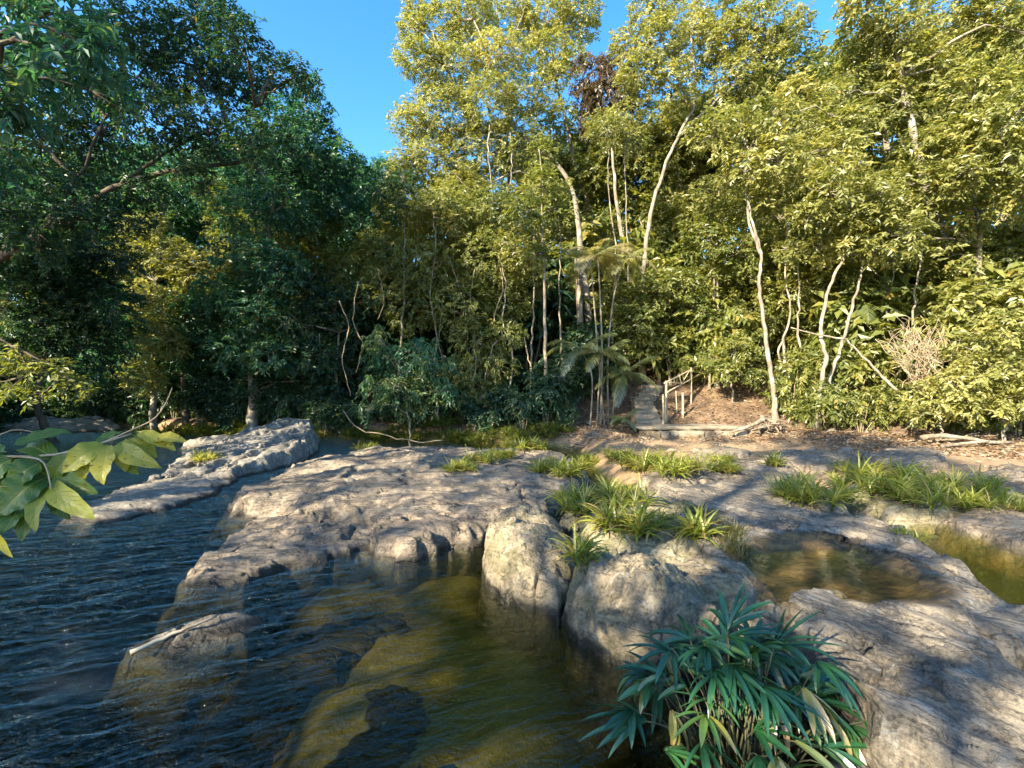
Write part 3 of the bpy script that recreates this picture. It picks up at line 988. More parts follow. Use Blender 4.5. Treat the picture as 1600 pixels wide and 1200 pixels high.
tree('broadleaf_tree', 'near large-leaved tree filling the top left corner', 'tree', 6.2,
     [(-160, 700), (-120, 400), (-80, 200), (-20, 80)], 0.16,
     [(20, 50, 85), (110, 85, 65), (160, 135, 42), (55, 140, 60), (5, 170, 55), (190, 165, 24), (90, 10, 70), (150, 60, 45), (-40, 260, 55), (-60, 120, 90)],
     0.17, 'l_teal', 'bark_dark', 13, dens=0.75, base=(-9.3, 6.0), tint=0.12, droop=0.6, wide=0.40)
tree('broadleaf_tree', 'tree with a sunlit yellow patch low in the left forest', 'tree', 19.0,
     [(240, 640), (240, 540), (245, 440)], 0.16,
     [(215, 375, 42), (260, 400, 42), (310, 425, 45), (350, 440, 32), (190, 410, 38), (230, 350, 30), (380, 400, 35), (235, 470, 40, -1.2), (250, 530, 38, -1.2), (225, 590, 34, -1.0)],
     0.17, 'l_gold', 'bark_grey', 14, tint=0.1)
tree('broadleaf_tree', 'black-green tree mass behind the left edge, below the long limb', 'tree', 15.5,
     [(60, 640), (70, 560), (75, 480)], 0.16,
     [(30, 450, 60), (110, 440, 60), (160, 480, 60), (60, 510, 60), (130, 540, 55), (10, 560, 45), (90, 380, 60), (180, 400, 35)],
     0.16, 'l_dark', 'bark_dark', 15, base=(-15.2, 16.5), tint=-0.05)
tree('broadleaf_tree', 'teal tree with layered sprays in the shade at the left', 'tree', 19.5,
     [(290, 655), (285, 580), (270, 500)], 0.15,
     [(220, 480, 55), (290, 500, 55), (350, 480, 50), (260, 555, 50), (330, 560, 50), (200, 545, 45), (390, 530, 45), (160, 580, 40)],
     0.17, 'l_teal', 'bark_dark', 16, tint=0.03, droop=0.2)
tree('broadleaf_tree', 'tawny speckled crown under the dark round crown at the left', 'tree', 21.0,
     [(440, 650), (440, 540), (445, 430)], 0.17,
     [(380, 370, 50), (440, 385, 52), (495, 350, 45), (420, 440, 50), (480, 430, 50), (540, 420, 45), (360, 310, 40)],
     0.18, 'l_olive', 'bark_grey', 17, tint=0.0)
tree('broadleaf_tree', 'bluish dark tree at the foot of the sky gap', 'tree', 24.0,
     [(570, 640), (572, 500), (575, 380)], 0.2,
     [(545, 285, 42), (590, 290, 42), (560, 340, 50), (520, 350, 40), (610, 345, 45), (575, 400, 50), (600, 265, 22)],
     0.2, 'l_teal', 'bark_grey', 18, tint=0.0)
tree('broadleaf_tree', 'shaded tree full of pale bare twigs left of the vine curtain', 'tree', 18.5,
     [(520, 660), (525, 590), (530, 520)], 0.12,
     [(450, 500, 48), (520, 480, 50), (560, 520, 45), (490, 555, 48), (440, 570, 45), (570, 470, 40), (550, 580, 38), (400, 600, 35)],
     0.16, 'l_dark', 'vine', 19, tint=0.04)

# --- middle
tree('tall_tree', 'tall sunlit tree with a long leaning limb right of the sky gap', 'tree', 21.5,
     [(925, 640), (918, 480), (906, 380), (898, 310), (875, 262), (838, 225), (800, 206)], 0.20,
     [(690, 45, 48), (655, 95, 36), (710, 110, 52), (765, 165, 52), (690, 180, 58), (645, 195, 36), (775, 85, 42), (735, 25, 40), (745, 245, 60), (680, 262, 52), (805, 235, 50), (640, 262, 34), (640, 45, 22), (820, 150, 40), (720, 305, 50), (648, 10, 22)],
     0.16, 'l_gold', 'bark_pale', 21, dens=0.9, limbs=[(0.10, [(838, 225), (790, 203), (740, 205), (680, 197), (640, 190)]), (0.08, [(800, 206), (790, 150), (765, 90), (740, 30)]), (0.08, [(740, 205), (715, 150), (690, 80)])])
tree('tall_tree', 'pale airy crown reaching the top edge left of the middle sky notch', 'tree', 25.0,
     [(960, 600), (940, 400), (900, 260), (870, 130)], 0.22,
     [(850, 20, 42), (895, 40, 40), (862, 80, 36), (912, 8, 34), (825, 50, 34), (898, 92, 26), (870, 120, 24), (800, 10, 30), (838, 110, 22)],
     0.2, 'l_gold', 'bark_pale', 22, dens=0.75, tint=0.08)
tree('bare_topped_tree', 'thin half-leafless treetop between the two tall sunlit crowns', 'tree', 24.0,
     [(800, 500), (795, 300), (790, 180), (780, 60), (775, -10)], 0.10,
     [(760, 20, 28), (790, 60, 22), (810, 95, 22), (750, -10, 24)],
     0.17, 'l_olive', 'bark_pale', 23, dens=0.4, limbs=[(0.04, [(785, 120), (750, 60), (720, 10), (700, -20)]), (0.035, [(783, 90), (810, 40), (822, 5)]), (0.03, [(788, 160), (760, 110), (740, 80)])])
tree('vine_draped_tree', 'broad mound of pale green vine leaves over the middle of the bank', 'tree', 18.7,
     [(745, 655), (745, 560), (735, 460), (725, 380)], 0.16,
     [(640, 335, 52), (700, 345, 60), (765, 335, 52), (600, 395, 50), (675, 420, 60), (755, 405, 58), (815, 375, 42), (720, 480, 58), (650, 485, 50), (785, 470, 48), (825, 440, 36), (600, 450, 40)],
     0.135, 'l_olive', 'vine', 24, tint=0.05, dens=0.95, droop=0.5)
tree('vine_draped_tree', 'light green viny sapling with a pale forked foot in the middle', 'tree', 16.9,
     [(742, 652), (738, 610), (745, 560)], 0.06,
     [(740, 530, 42), (775, 570, 36), (720, 580, 34), (762, 612, 30), (728, 625, 20), (790, 525, 34)],
     0.13, 'l_olive', 'vine', 25, tint=0.05, droop=0.6, dens=0.8, limbs=[(0.035, [(742, 650), (755, 600), (770, 540)])])
tree('bush', 'round teal-green bush with drooping leaves standing before the bank', 'bush', 15.6,
     [(640, 672), (636, 640), (632, 600)], 0.05,
     [(600, 560, 34), (650, 548, 36), (690, 578, 30), (625, 608, 38), (672, 618, 32), (585, 605, 26), (640, 640, 24), (590, 530, 22), (700, 610, 20), (570, 640, 18)],
     0.20, 'l_teal', 'bark_grey', 26, tint=0.38, droop=0.7, dens=0.8, wide=0.36, depth=0.25)
tree('slim_tree', 'very straight slim white-trunked tree left of the feather palms', 'tree', 16.6,
     [(853, 664), (853, 600), (851, 520), (850, 430), (848, 360), (848, 290), (842, 230)], 0.075,
     [(845, 290, 34), (820, 330, 34), (870, 330, 30), (850, 240, 26), (835, 400, 26)],
     0.17, 'l_olive', 'bark_pale', 27, dens=0.8)
tree('tall_tree', 'crown hung with rusty dry leaves below the middle sky notch', 'tree', 23.0,
     [(985, 600), (975, 400), (962, 300), (955, 200)], 0.17,
     [(930, 118, 36), (955, 150, 42), (915, 150, 26), (970, 105, 30), (940, 190, 36), (985, 150, 30)],
     0.2, 'l_rust', 'bark_pale', 28, dens=0.9, droop=0.9)
tree('curved_tree', 'tree with a long white curving trunk right of the feather palms', 'tree', 20.0,
     [(1004, 560), (1006, 440), (1014, 350), (1032, 280), (1058, 215), (1082, 172), (1086, 130), (1080, 60)], 0.13,
     [(1035, 60, 46), (1095, 75, 50), (1000, 110, 38), (1055, 135, 40), (1140, 60, 45), (1185, 35, 42), (1225, 62, 34), (1150, 125, 42), (1245, 28, 22), (1020, 10, 40), (1110, 10, 45), (1200, 100, 38), (980, 70, 26)],
     0.18, 'l_gold', 'bark_pale', 29, dens=0.88, limbs=[(0.07, [(1058, 215), (1110, 165), (1160, 120), (1205, 70)]), (0.06, [(1082, 172), (1040, 120), (1010, 70)])])
tree('broadleaf_tree', 'olive crowns filling the gap between the leaning limb and the white curving trunk', 'tree', 25.5,
     [(975, 600), (975, 450), (968, 330), (958, 230)], 0.18,
     [(880, 300, 44), (945, 265, 50), (1000, 235, 44), (920, 345, 48), (1055, 300, 50), (1090, 230, 50), (985, 320, 48), (870, 190, 40), (1030, 190, 40), (1040, 370, 45), (880, 375, 40), (1110, 300, 45)],
     0.21, 'l_olive', 'bark_pale', 30, dens=0.8, limbs=[(0.08, [(1000, 400), (985, 300), (965, 210)])])
tree('bush', 'glossy dark shrub wall right behind the feather palms', 'bush', 19.0,
     [(1030, 600), (1030, 540), (1030, 480)], 0.07,
     [(1020, 455, 40), (1065, 445, 36), (995, 500, 36), (1050, 505, 38), (965, 470, 34), (1085, 480, 30), (1010, 540, 30), (1080, 540, 26)],
     0.18, 'l_olive', 'bark_dark', 31, tint=-0.05)

# --- right bank
tree('leaning_tree', 'large-leaved sunlit tree on a kinked white trunk right of the steps', 'tree', 15.6,
     [(1211, 648), (1206, 590), (1196, 520), (1186, 445), (1189, 400), (1176, 345), (1166, 290), (1170, 240)], 0.085,
     [(1150, 195, 44), (1200, 180, 42), (1250, 205, 48), (1300, 235, 46), (1222, 250, 50), (1280, 290, 42), (1160, 262, 42), (1110, 210, 36), (1210, 310, 38), (1240, 150, 34), (1330, 190, 34)],
     0.22, 'l_gold', 'bark_pale', 41, dens=0.85, tint=0.05, limbs=[(0.05, [(1189, 400), (1170, 350), (1168, 300), (1150, 240)])])
tree('tall_tree', 'huge bright crown at the top right beside the right-hand sky notch', 'tree', 17.0,
     [(1500, 620), (1490, 450), (1450, 300), (1420, 180), (1400, 80)], 0.26,
     [(1345, 55, 42), (1405, 35, 50), (1480, 25, 55), (1555, 20, 55), (1335, 120, 40), (1420, 110, 55), (1385, 170, 45), (1480, 110, 40), (1350, 5, 34), (1310, 150, 26), (1620, 50, 60), (1445, 180, 40)],
     0.23, 'l_gold', 'bark_grey', 42, dens=0.95, base=(15.5, 16.8))
tree('broadleaf_tree', 'broad bright bough of big leaves at the right edge under the huge crown', 'tree', 13.4,
     [(1640, 640), (1630, 450), (1600, 300), (1560, 220)], 0.18,
     [(1520, 150, 52), (1585, 185, 60), (1485, 215, 46), (1555, 255, 58), (1640, 130, 60), (1620, 280, 60), (1500, 270, 34)],
     0.20, 'l_gold', 'bark_grey', 43, dens=0.95, tint=0.04)
tree('broadleaf_tree', 'sunlit tree with a pale forked trunk showing at the right edge', 'tree', 15.0,
     [(1525, 640), (1528, 450), (1532, 340), (1535, 280)], 0.14,
     [(1350, 310, 48), (1420, 290, 48), (1495, 335, 44), (1575, 350, 48), (1400, 370, 50), (1480, 400, 50), (1560, 425, 52), (1340, 370, 40), (1610, 420, 50), (1440, 235, 40)],
     0.20, 'l_gold', 'bark_pale', 44, dens=0.85, limbs=[(0.05, [(1530, 345), (1515, 300), (1480, 290)]), (0.04, [(1532, 330), (1550, 290), (1565, 275)])])
tree('broadleaf_tree', 'leafy thicket of young trees between the kinked trunk and the white curving trunk', 'tree', 18.3,
     [(1120, 600), (1122, 500), (1120, 400)], 0.09,
     [(1105, 375, 44), (1155, 395, 44), (1110, 440, 44), (1160, 480, 42), (1095, 500, 36), (1140, 330, 40), (1190, 440, 34), (1130, 540, 34)],
     0.18, 'l_olive', 'bark_pale', 45, tint=0.1, dens=0.85)
tree('broadleaf_tree', 'sunlit thicket behind the slim straight trunk right of the kinked one', 'tree', 18.0,
     [(1226, 590), (1226, 500), (1227, 400), (1235, 340)], 0.075,
     [(1220, 385, 44), (1268, 415, 42), (1235, 460, 42), (1290, 350, 42), (1255, 510, 36), (1310, 400, 40), (1200, 500, 30)],
     0.18, 'l_olive', 'bark_pale', 46, tint=0.14, dens=0.85)
tree('twin_trunk_tree', 'snaking pale trunk, the left of two leaning together right of the steps', 'tree', 14.8,
     [(1278, 656), (1282, 605), (1291, 560), (1282, 520), (1291, 470), (1304, 430), (1320, 395), (1312, 340), (1296, 290)], 0.08,
     [(1290, 300, 34), (1330, 335, 36), (1260, 330, 30), (1310, 270, 34)],
     0.19, 'l_gold', 'bark_pale', 47, dens=0.8, limbs=[(0.035, [(1318, 400), (1340, 400), (1370, 430)])])
tree('twin_trunk_tree', 'mossy thin trunk, the right of two leaning together right of the steps', 'tree', 15.2,
     [(1293, 648), (1292, 610), (1304, 570), (1325, 505), (1343, 440), (1353, 390), (1365, 330)], 0.07,
     [(1370, 330, 34), (1400, 360, 32), (1350, 290, 30)],
     0.19, 'l_gold', 'bark_grey', 48, dens=0.8)
tree('broadleaf_tree', 'shaded thicket between the two leaning trunks and the brown brush pile', 'tree', 17.0,
     [(1390, 640), (1390, 560), (1385, 480)], 0.09,
     [(1345, 440, 42), (1400, 455, 42), (1370, 510, 40), (1440, 490, 40), (1410, 550, 34), (1340, 540, 30), (1470, 440, 40), (1300, 480, 30)],
     0.19, 'l_olive', 'bark_grey', 49, tint=0.02, dens=0.9)
tree('bush', 'low bright yellow-green bush at the foot of the brown brush pile', 'bush', 12.6,
     [(1470, 668), (1470, 640), (1470, 620)], 0.04,
     [(1450, 622, 32), (1492, 600, 34), (1430, 648, 18), (1480, 645, 24), (1515, 635, 26)],
     0.15, 'l_gold', 'bark_grey', 50, tint=0.12, depth=0.3)
tree('bush', 'bright yellow-green bush heaped against the right edge', 'bush', 12.2,
     [(1570, 668), (1570, 630), (1570, 590)], 0.05,
     [(1550, 575, 40), (1595, 560, 42), (1545, 630, 28), (1590, 625, 36), (1630, 590, 50), (1520, 545, 34), (1580, 515, 40)],
     0.17, 'l_gold', 'bark_grey', 51, tint=0.12, depth=0.4)
tree('bush', 'thicket of very large pale leaves at the right edge above the bright bush', 'bush', 14.0,
     [(1560, 640), (1560, 560), (1560, 500)], 0.06,
     [(1510, 470, 42), (1570, 480, 46), (1620, 460, 50), (1535, 520, 34), (1490, 520, 30)],
     0.26, 'l_gold', 'bark_grey', 52, tint=0.05, wide=0.55)
tree('bush', 'rounded olive bush on the earth slope right of the handrail', 'bush', 17.2,
     [(1145, 612), (1145, 590), (1145, 570)], 0.05,
     [(1130, 580, 24), (1168, 565, 32), (1150, 545, 28), (1112, 562, 20), (1180, 590, 20)],
     0.16, 'l_olive', 'bark_grey', 53, tint=0.0, depth=0.3)
tree('bush', 'leafy low bush around the foot of the kinked white trunk', 'bush', 15.9,
     [(1245, 645), (1248, 620), (1250, 595)], 0.04,
     [(1240, 570, 28), (1262, 595, 26), (1230, 600, 18), (1272, 560, 24), (1255, 625, 16)],
     0.17, 'l_olive', 'bark_grey', 54, tint=0.1, depth=0.3)

SL = [(622, 660, 300, 17.4, 10, 'slender pale sapling rising behind the teal-green bush'), (683, 655, 330, 17.2, -8, 'slender pale sapling at the left of the vine curtain'),
      (806, 655, 400, 17.2, -22, 'thin pale stem just left of the slim white trunk'), (828, 655, 330, 17.5, 8, 'thinner pale stem beside the slim white trunk'),
      (962, 655, 215, 19.2, -12, 'tall slender pale trunk behind the feather palms'), (985, 640, 200, 20.0, -10, 'slender pale trunk between the feather palms and the white curving trunk'),
      (1108, 600, 300, 18.2, 14, 'slender pale trunk in the thicket above the handrail'), (1226, 600, 330, 16.4, 6, 'straight slim pale trunk right of the kinked white trunk'),
      (1262, 645, 380, 15.9, -14, 'thin crooked pale stem left of the two leaning trunks'), (1378, 640, 380, 15.8, 20, 'thin pale stem leaning in the shade right of the two leaning trunks'),
      (1425, 640, 330, 15.0, 14, 'thin pale stem behind the brown brush pile'), (470, 655, 430, 18.6, 14, 'thin grey sapling in the shade behind the tilted slab'), (880, 645, 300, 18.4, -12, 'grey slender trunk behind the left fronds of the feather palms')]
for i, (a, b0_, b1_, yy, ln, lab) in enumerate(SL):
    g = np.random.default_rng(700 + i)
    tr = [(a + ln * k / 5 + g.normal() * 3.5, b0_ + (b1_ - b0_) * k / 5) for k in range(6)]
    tree('slender_tree', lab, 'tree', yy, tr, 0.05, [(a + ln + g.normal() * 22, b1_ + g.uniform(-30, 25), g.uniform(20, 30)) for k in range(3)], 0.15, 'l_gold' if i not in (0, 11) else 'l_dark', 'bark_pale', 720 + i, dens=0.6, group='slender young trees at the forest edge', depth=0.3)

# --- forest behind: four kinds of tree, copied up the slope and along the left bank
def proto(name, label, h, leaf, bark, seed, L=0.24, dens=0.8):
    g = np.random.default_rng(seed)
    root = thing(name, (0, 0, 0), label, 'tree')
    mb, cb = MB(), MB()
    path = curve([(0, 0, -0.5), (g.normal() * 0.2, g.normal() * 0.2, h * 0.35), (g.normal() * 0.4, g.normal() * 0.4, h * 0.65), (g.normal() * 0.4, g.normal() * 0.4, h * 0.92)], 18, 0.02, g)
    mb.tube(path, np.linspace(0.022 * h, 0.005 * h, 18), 8, 0.5, seed, 0.05)
    for k in range(17):
        a = k * 2.4 + g.uniform(-0.4, 0.4)
        f = g.uniform(0.25, 1.0)
        rr = h * 0.24 * math.sin(math.pi * min(0.92, 0.12 + 0.8 * f)) * g.uniform(0.5, 1.1)
        c = np.array((rr * math.cos(a), rr * math.sin(a), h * (0.28 + 0.68 * f)))
        twig_to(mb, g, path, c, 0.006 * h)
        leaf_blob(cb, g, c, h * g.uniform(0.09, 0.14), L, dens, tint0=0.08 * g.normal())
    mb.build('trunk', M[bark], root, True)
    cb.build('crown', M[leaf], root)
    return root


BACK = 'trees further up the forest slope'
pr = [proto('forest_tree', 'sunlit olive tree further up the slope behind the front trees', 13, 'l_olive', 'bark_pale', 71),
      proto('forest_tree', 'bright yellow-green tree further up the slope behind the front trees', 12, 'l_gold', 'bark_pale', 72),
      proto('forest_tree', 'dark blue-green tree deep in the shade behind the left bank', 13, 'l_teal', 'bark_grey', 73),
      proto('forest_tree', 'thinly leaved unseen tree added to dapple the stream with shade', 13, 'l_dark', 'bark_grey', 74, L=0.22, dens=0.13)]
spots = [(0, -3.0, 25.0, 0.75), (1, 1.5, 28.0, 0.95), (0, 5.5, 26.0, 0.9), (1, 9.5, 25.0, 1.0), (0, 13.0, 23.0, 1.0), (1, 17.0, 22.0, 1.05), (0, 21.0, 20.0, 1.0),
         (1, 24.5, 24.0, 1.2), (0, 4.5, 33.0, 0.95), (1, 12.0, 31.0, 1.0), (0, 19.0, 29.0, 1.2), (1, 26.0, 30.0, 1.3), (0, -2.5, 31.0, 0.62), (1, 31.0, 24.0, 1.2),
         (2, -8.5, 27.0, 0.78), (2, -12.5, 25.5, 0.95), (2, -17.0, 27.0, 1.0), (2, -22.0, 26.0, 1.0), (2, -27.0, 27.0, 1.1), (2, -32.0, 25.0, 1.1), (2, -13.0, 33.0, 0.95), (2, -20.0, 34.0, 1.1), (2, -28.0, 35.0, 1.2), (0, -7.5, 33.0, 0.6), (2, -24.5, 20.5, 0.9)]
first = [True] * 4
rg = random.Random(5)
for k, x, y, s in spots:
    loc = (x, y, gz(x, y) - 0.05)
    if first[k]:
        first[k] = False
        pr[k].location = loc
        pr[k].scale = (s, s, s)
        pr[k]['group'] = BACK
    else:
        dup(pr[k], loc, rg.uniform(0, 6.28), s, group=BACK)
# the forest goes on unseen; these trees are added and thinned for dappled shade
for x, y, s in [(-14.5, 6.5, 1.15), (-12.5, 1.5, 1.2), (-17.5, 9.5, 1.25), (-18.5, 3.5, 1.3), (-20.5, 14.0, 1.2), (-8.5, -6.5, 1.0), (-12.5, -9.0, 1.2), (-9.5, -15.0, 1.2), (-5.5, -11.5, 1.1), (-16.0, -4.0, 1.2)]:
    o = pr[3]
    if first[3]:
        first[3] = False
        o.location = (x, y, gz(x, y) - 0.05)
        o.scale = (s, s, s)
        o['group'] = SHADE
    else:
        dup(o, (x, y, gz(x, y) - 0.05), rg.uniform(0, 6.28), s, group=SHADE)


# --- understory shrubs, copied along the foot of the forest
def shrub_proto(label, leaf, seed, L=0.17):
    g = np.random.default_rng(seed)
    root = thing('shrub', (0, 0, 0), label, 'shrub')
    mb, cb = MB(), MB()
    for k in range(7):
        a = k * 0.9 + g.uniform(-0.3, 0.3)
        c = np.array((0.55 * math.cos(a) * g.uniform(0.3, 1.2), 0.55 * math.sin(a) * g.uniform(0.3, 1.2), g.uniform(0.45, 1.5)))
        mb.tube(curve([(0.05 * math.cos(a), 0.05 * math.sin(a), -0.2), c * np.array((0.6, 0.6, 0.6)), c], 8, 0.015, g), np.linspace(0.025, 0.008, 8), 5)
        leaf_blob(cb, g, c, g.uniform(0.38, 0.55), L, 0.75, tint0=0.08 * g.normal(), droop=0.5)
    mb.build('stem', M['vine'], root, True)
    cb.build('foliage', M[leaf], root)
    return root


LOWFILL = True
sp = [shrub_proto('dark green undergrowth shrub in the shade under the forest edge', 'l_dark', 81), shrub_proto('olive undergrowth shrub under the trees of the right slope', 'l_olive', 82)]
used = [False, False]
rg = random.Random(9)
shr = []
for i in range(60):
    x = -24 + 46 * ((i + rg.uniform(-0.4, 0.4)) / 60)
    yb = float(np.interp(x, BX, BY))
    y = yb + rg.uniform(1.0, 3.2) + (1.2 if 3.6 < x < 9 else 0)
    shr.append((x, y, rg.uniform(0.8, 1.35)))
for i in range(70):
    x = -30 + 58 * (i + rg.uniform(-0.4, 0.4)) / 70
    y = float(np.interp(x, BX, BY)) + rg.uniform(3.0, 8)
    shr.append((x, y, rg.uniform(1.7, 2.9)))
for i in range(40):
    x = -34 + 62 * (i + rg.uniform(-0.4, 0.4)) / 40
    y = float(np.interp(x, BX, BY)) + rg.uniform(8, 14)
    shr.append((x, y, rg.uniform(2.4, 3.6)))
for i in range(64):
    x = -26 + 28.5 * (i + rg.uniform(-0.4, 0.4)) / 64
    shr.append((x, float(np.interp(x, BX, BY)) + rg.uniform(-0.5, 0.9), rg.uniform(0.45, 0.8) * (1.5 if x < -7 else 1)))
for i in range(26):
    x = 6.5 + 14 * (i + rg.uniform(-0.4, 0.4)) / 26
    shr.append((x, float(np.interp(x, BX, BY)) + rg.uniform(1.0, 2.2), rg.uniform(0.45, 0.8)))
for i in range(34):
    y = rg.uniform(11, 26)
    x = -(1.13 * y + 1.6) - rg.uniform(0.3, 7)
    shr.append((x, y, rg.uniform(0.9, 2.4)))
shr += [(-11 - 1.0 * k, 19.9 + 0.22 * k + rg.uniform(-0.4, 0.4), rg.uniform(0.8, 1.3)) for k in range(14)]
shr += [(-20.5, 22.5, 2.2), (-22.5, 21.3, 2.0), (-24.5, 22.0, 2.4), (-18.5, 23.2, 1.8), (-26.5, 23.0, 2.6), (-20.0, 24.0, 2.5), (-23.0, 24.5, 2.8), (-16.5, 23.2, 1.8), (-28.5, 25.0, 2.8), (-22.0, 20.0, 1.4)]
for x, y, s in shr:
    if 3.9 < x < 6.2 and y < 20 or 5.2 < x < 9.2 and y < 18.7:
        continue
    k = 0 if x < 2.5 + rg.uniform(-2, 2) else 1
    loc = (x, y, gz(x, y))
    if not used[k]:
        used[k] = True
        o = sp[k]
        o.location = loc
        o.scale = (s, s, s)
        o['group'] = 'undergrowth shrubs'
    else:
        dup(sp[k], loc, rg.uniform(0, 6.28), (s, s, s * rg.uniform(0.9, 1.3)), group='undergrowth shrubs')


# ------------------------------------------------------------------ palms
def frond_mb(mb, g, base, az, length, rise, droop, nl=26, ll=0.42, lw=0.035, tint=0.5, hang=0.5):
    """a pinnate frond: arching midrib with hanging leaflets"""
    base = np.asarray(base, float)
    h = np.array((math.cos(az), math.sin(az), 0))
    t = np.linspace(0, 1, 12)
    path = base + h * (length * (t - 0.12 * t ** 3))[:, None] + np.array((0, 0, 1.0)) * (length * (rise * t - droop * t * t))[:, None]
    mb.tube(path, np.linspace(0.014, 0.004, 12), 4, 0.6)
    tt = np.linspace(0.14, 1, nl)
    pp = np.stack([np.interp(tt, t, path[:, k]) for k in range(3)], -1)
    tan = unit(np.stack([np.interp(tt, t, np.gradient(path[:, k])) for k in range(3)], -1))
    s0 = unit(np.cross(tan, (0, 0, 1.0)))
    for sg in (-1, 1):
        D = unit(tan * 0.65 + s0 * sg * 0.75 + np.array((0, 0, -hang)) + 0.06 * g.normal(size=(nl, 3)))
        N = unit(np.cross(D, tan)) * -sg
        LL = ll * np.sin(np.pi * (0.18 + 0.74 * tt)) * g.uniform(0.9, 1.1, nl)
        # two segments so each leaflet droops
        S = unit(np.cross(D, N))
        w = lw * 0.5
        a1, a2 = pp - S * w * 0.6, pp + S * w * 0.6
        m = pp + D * (LL * 0.5)[:, None]
        D2 = unit(D + np.array((0, 0, -hang * 0.9)))
        tip = m + D2 * (LL * 0.5)[:, None]
        b1, b2 = m - S * w, m + S * w
        Vv = np.stack((a1, a2, b2, b1, tip), 1).reshape(-1, 3)
        i = np.arange(nl)[:, None] * 5
        Q1 = i + np.array([0, 1, 2, 3])
        Q2 = i + np.array([3, 2, 4, 4])
        mb.add(Vv, np.vstack((Q1, Q2)), np.clip(tint + 0.1 * g.normal(), 0, 1))


def palm(label, stems, seed, group=None, base=None):
    """stems: (path pixels with depth, radius, crown: n, length, tint)"""
    g = np.random.default_rng(seed)
    b = P(*stems[0][0][0])
    z0 = top_z(b[0], b[1])
    root = thing('feather_palm', (b[0], b[1], z0), label, 'palm', group)
    for path, rad, n, length, tint in stems:
        pts = [P(*q) for q in path]
        pts[0][2] = min(top_z(pts[0][0], pts[0][1]) - 0.1, pts[1][2] - 0.1)
        mb = MB()
        cv = curve(pts, 20)
        mb.tube(cv, np.linspace(rad, rad * 0.75, 20), 7)
        mb.build('stem', M['bark_pale'], root, True)
        for k in range(n):
            fb = MB()
            az = k * 2.399 + g.uniform(-0.3, 0.3)
            age = k / max(1, n - 1)
            frond_mb(fb, g, cv[-1], az, length * g.uniform(0.85, 1.15), 0.95 - 0.85 * age + g.uniform(-0.15, 0.15), 0.55 + 0.25 * age, tint=tint + 0.1 * g.normal(), ll=0.36 * length, nl=34, lw=0.022, hang=0.30)
            fb.build('frond', M['l_palm'], root)
    return root


palm('clump of slender feather palms with drooping pale crowns left of the steps',
     [([(945, 655, 16.6), (935, 560, 16.7), (928, 470, 16.8), (922, 405, 16.9)], 0.035, 10, 1.35, 0.85),
      ([(938, 655, 16.5), (941, 560, 16.5), (938, 470, 16.6), (934, 400, 16.7)], 0.035, 10, 1.35, 0.9),
      ([(950, 650, 16.8), (950, 560, 16.9), (958, 470, 17.1), (975, 405, 17.4)], 0.035, 9, 1.4, 0.8),
      ([(922, 648, 16.3), (925, 590, 16.3), (908, 545, 16.2)], 0.03, 8, 1.4, 0.55),
      ([(932, 658, 16.2), (936, 600, 16.2), (940, 555, 16.2)], 0.03, 9, 1.2, 0.8),
      ([(955, 655, 16.4), (962, 610, 16.4), (975, 585, 16.4)], 0.03, 8, 1.3, 0.4)], 301)
palm('low young feather palm beside the foot of the steps',
     [([(972, 672, 15.6), (972, 664, 15.6), (973, 655, 15.6)], 0.02, 7, 0.6, 0.5)], 302)
palm('faint feather palm in the shade behind the two leaning trunks',
     [([(1350, 620, 16.2), (1348, 540, 16.2), (1345, 470, 16.2)], 0.035, 8, 1.3, 0.25)], 303)
palm('stout old palm trunk with a grey stem behind the feather palms',
     [([(908, 600, 19.5), (907, 520, 19.5), (904, 440, 19.5), (902, 405, 19.5)], 0.16, 7, 1.3, 0.3)], 304)


# ------------------------------------------------------------------ strap-leaved tufts
def strap(mb, g, base, az, length, width, rise, bend, tint, n=6, twist=0.0):
    """one arching, folded strap leaf"""
    base = np.asarray(base, float)
    h = np.array((math.cos(az), math.sin(az), 0))
    up = np.array((0, 0, 1.0))
    t = np.linspace(0, 1, n)
    el = rise - bend * t
    seg = length / (n - 1)
    step = h[None, :] * np.cos(el)[:, None] + up[None, :] * np.sin(el)[:, None]
    path = base + np.concatenate((np.zeros((1, 3)), np.cumsum(step[:-1] * seg, 0)))
    s = np.cross(h, up)
    nrm = np.cross(s[None, :], step)
    w = width * 0.5 * np.sin(np.pi * np.clip(0.12 + 0.88 * t, 0, 1)) ** 0.7
    w[-1] = 0.0006
    sd = unit(s[None, :] + twist * nrm)
    l = path + sd * w[:, None] + nrm * (w * 0.35)[:, None]
    r = path - sd * w[:, None] + nrm * (w * 0.35)[:, None]
    V = np.stack((l, path, r), 1).reshape(-1, 3)
    i = np.arange(n - 1)[:, None] * 3
    Q = np.vstack((i + np.array([0, 1, 4, 3]), i + np.array([1, 2, 5, 4])))
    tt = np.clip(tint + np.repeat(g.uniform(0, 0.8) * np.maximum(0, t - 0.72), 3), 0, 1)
    mb.add(V, Q, tt)


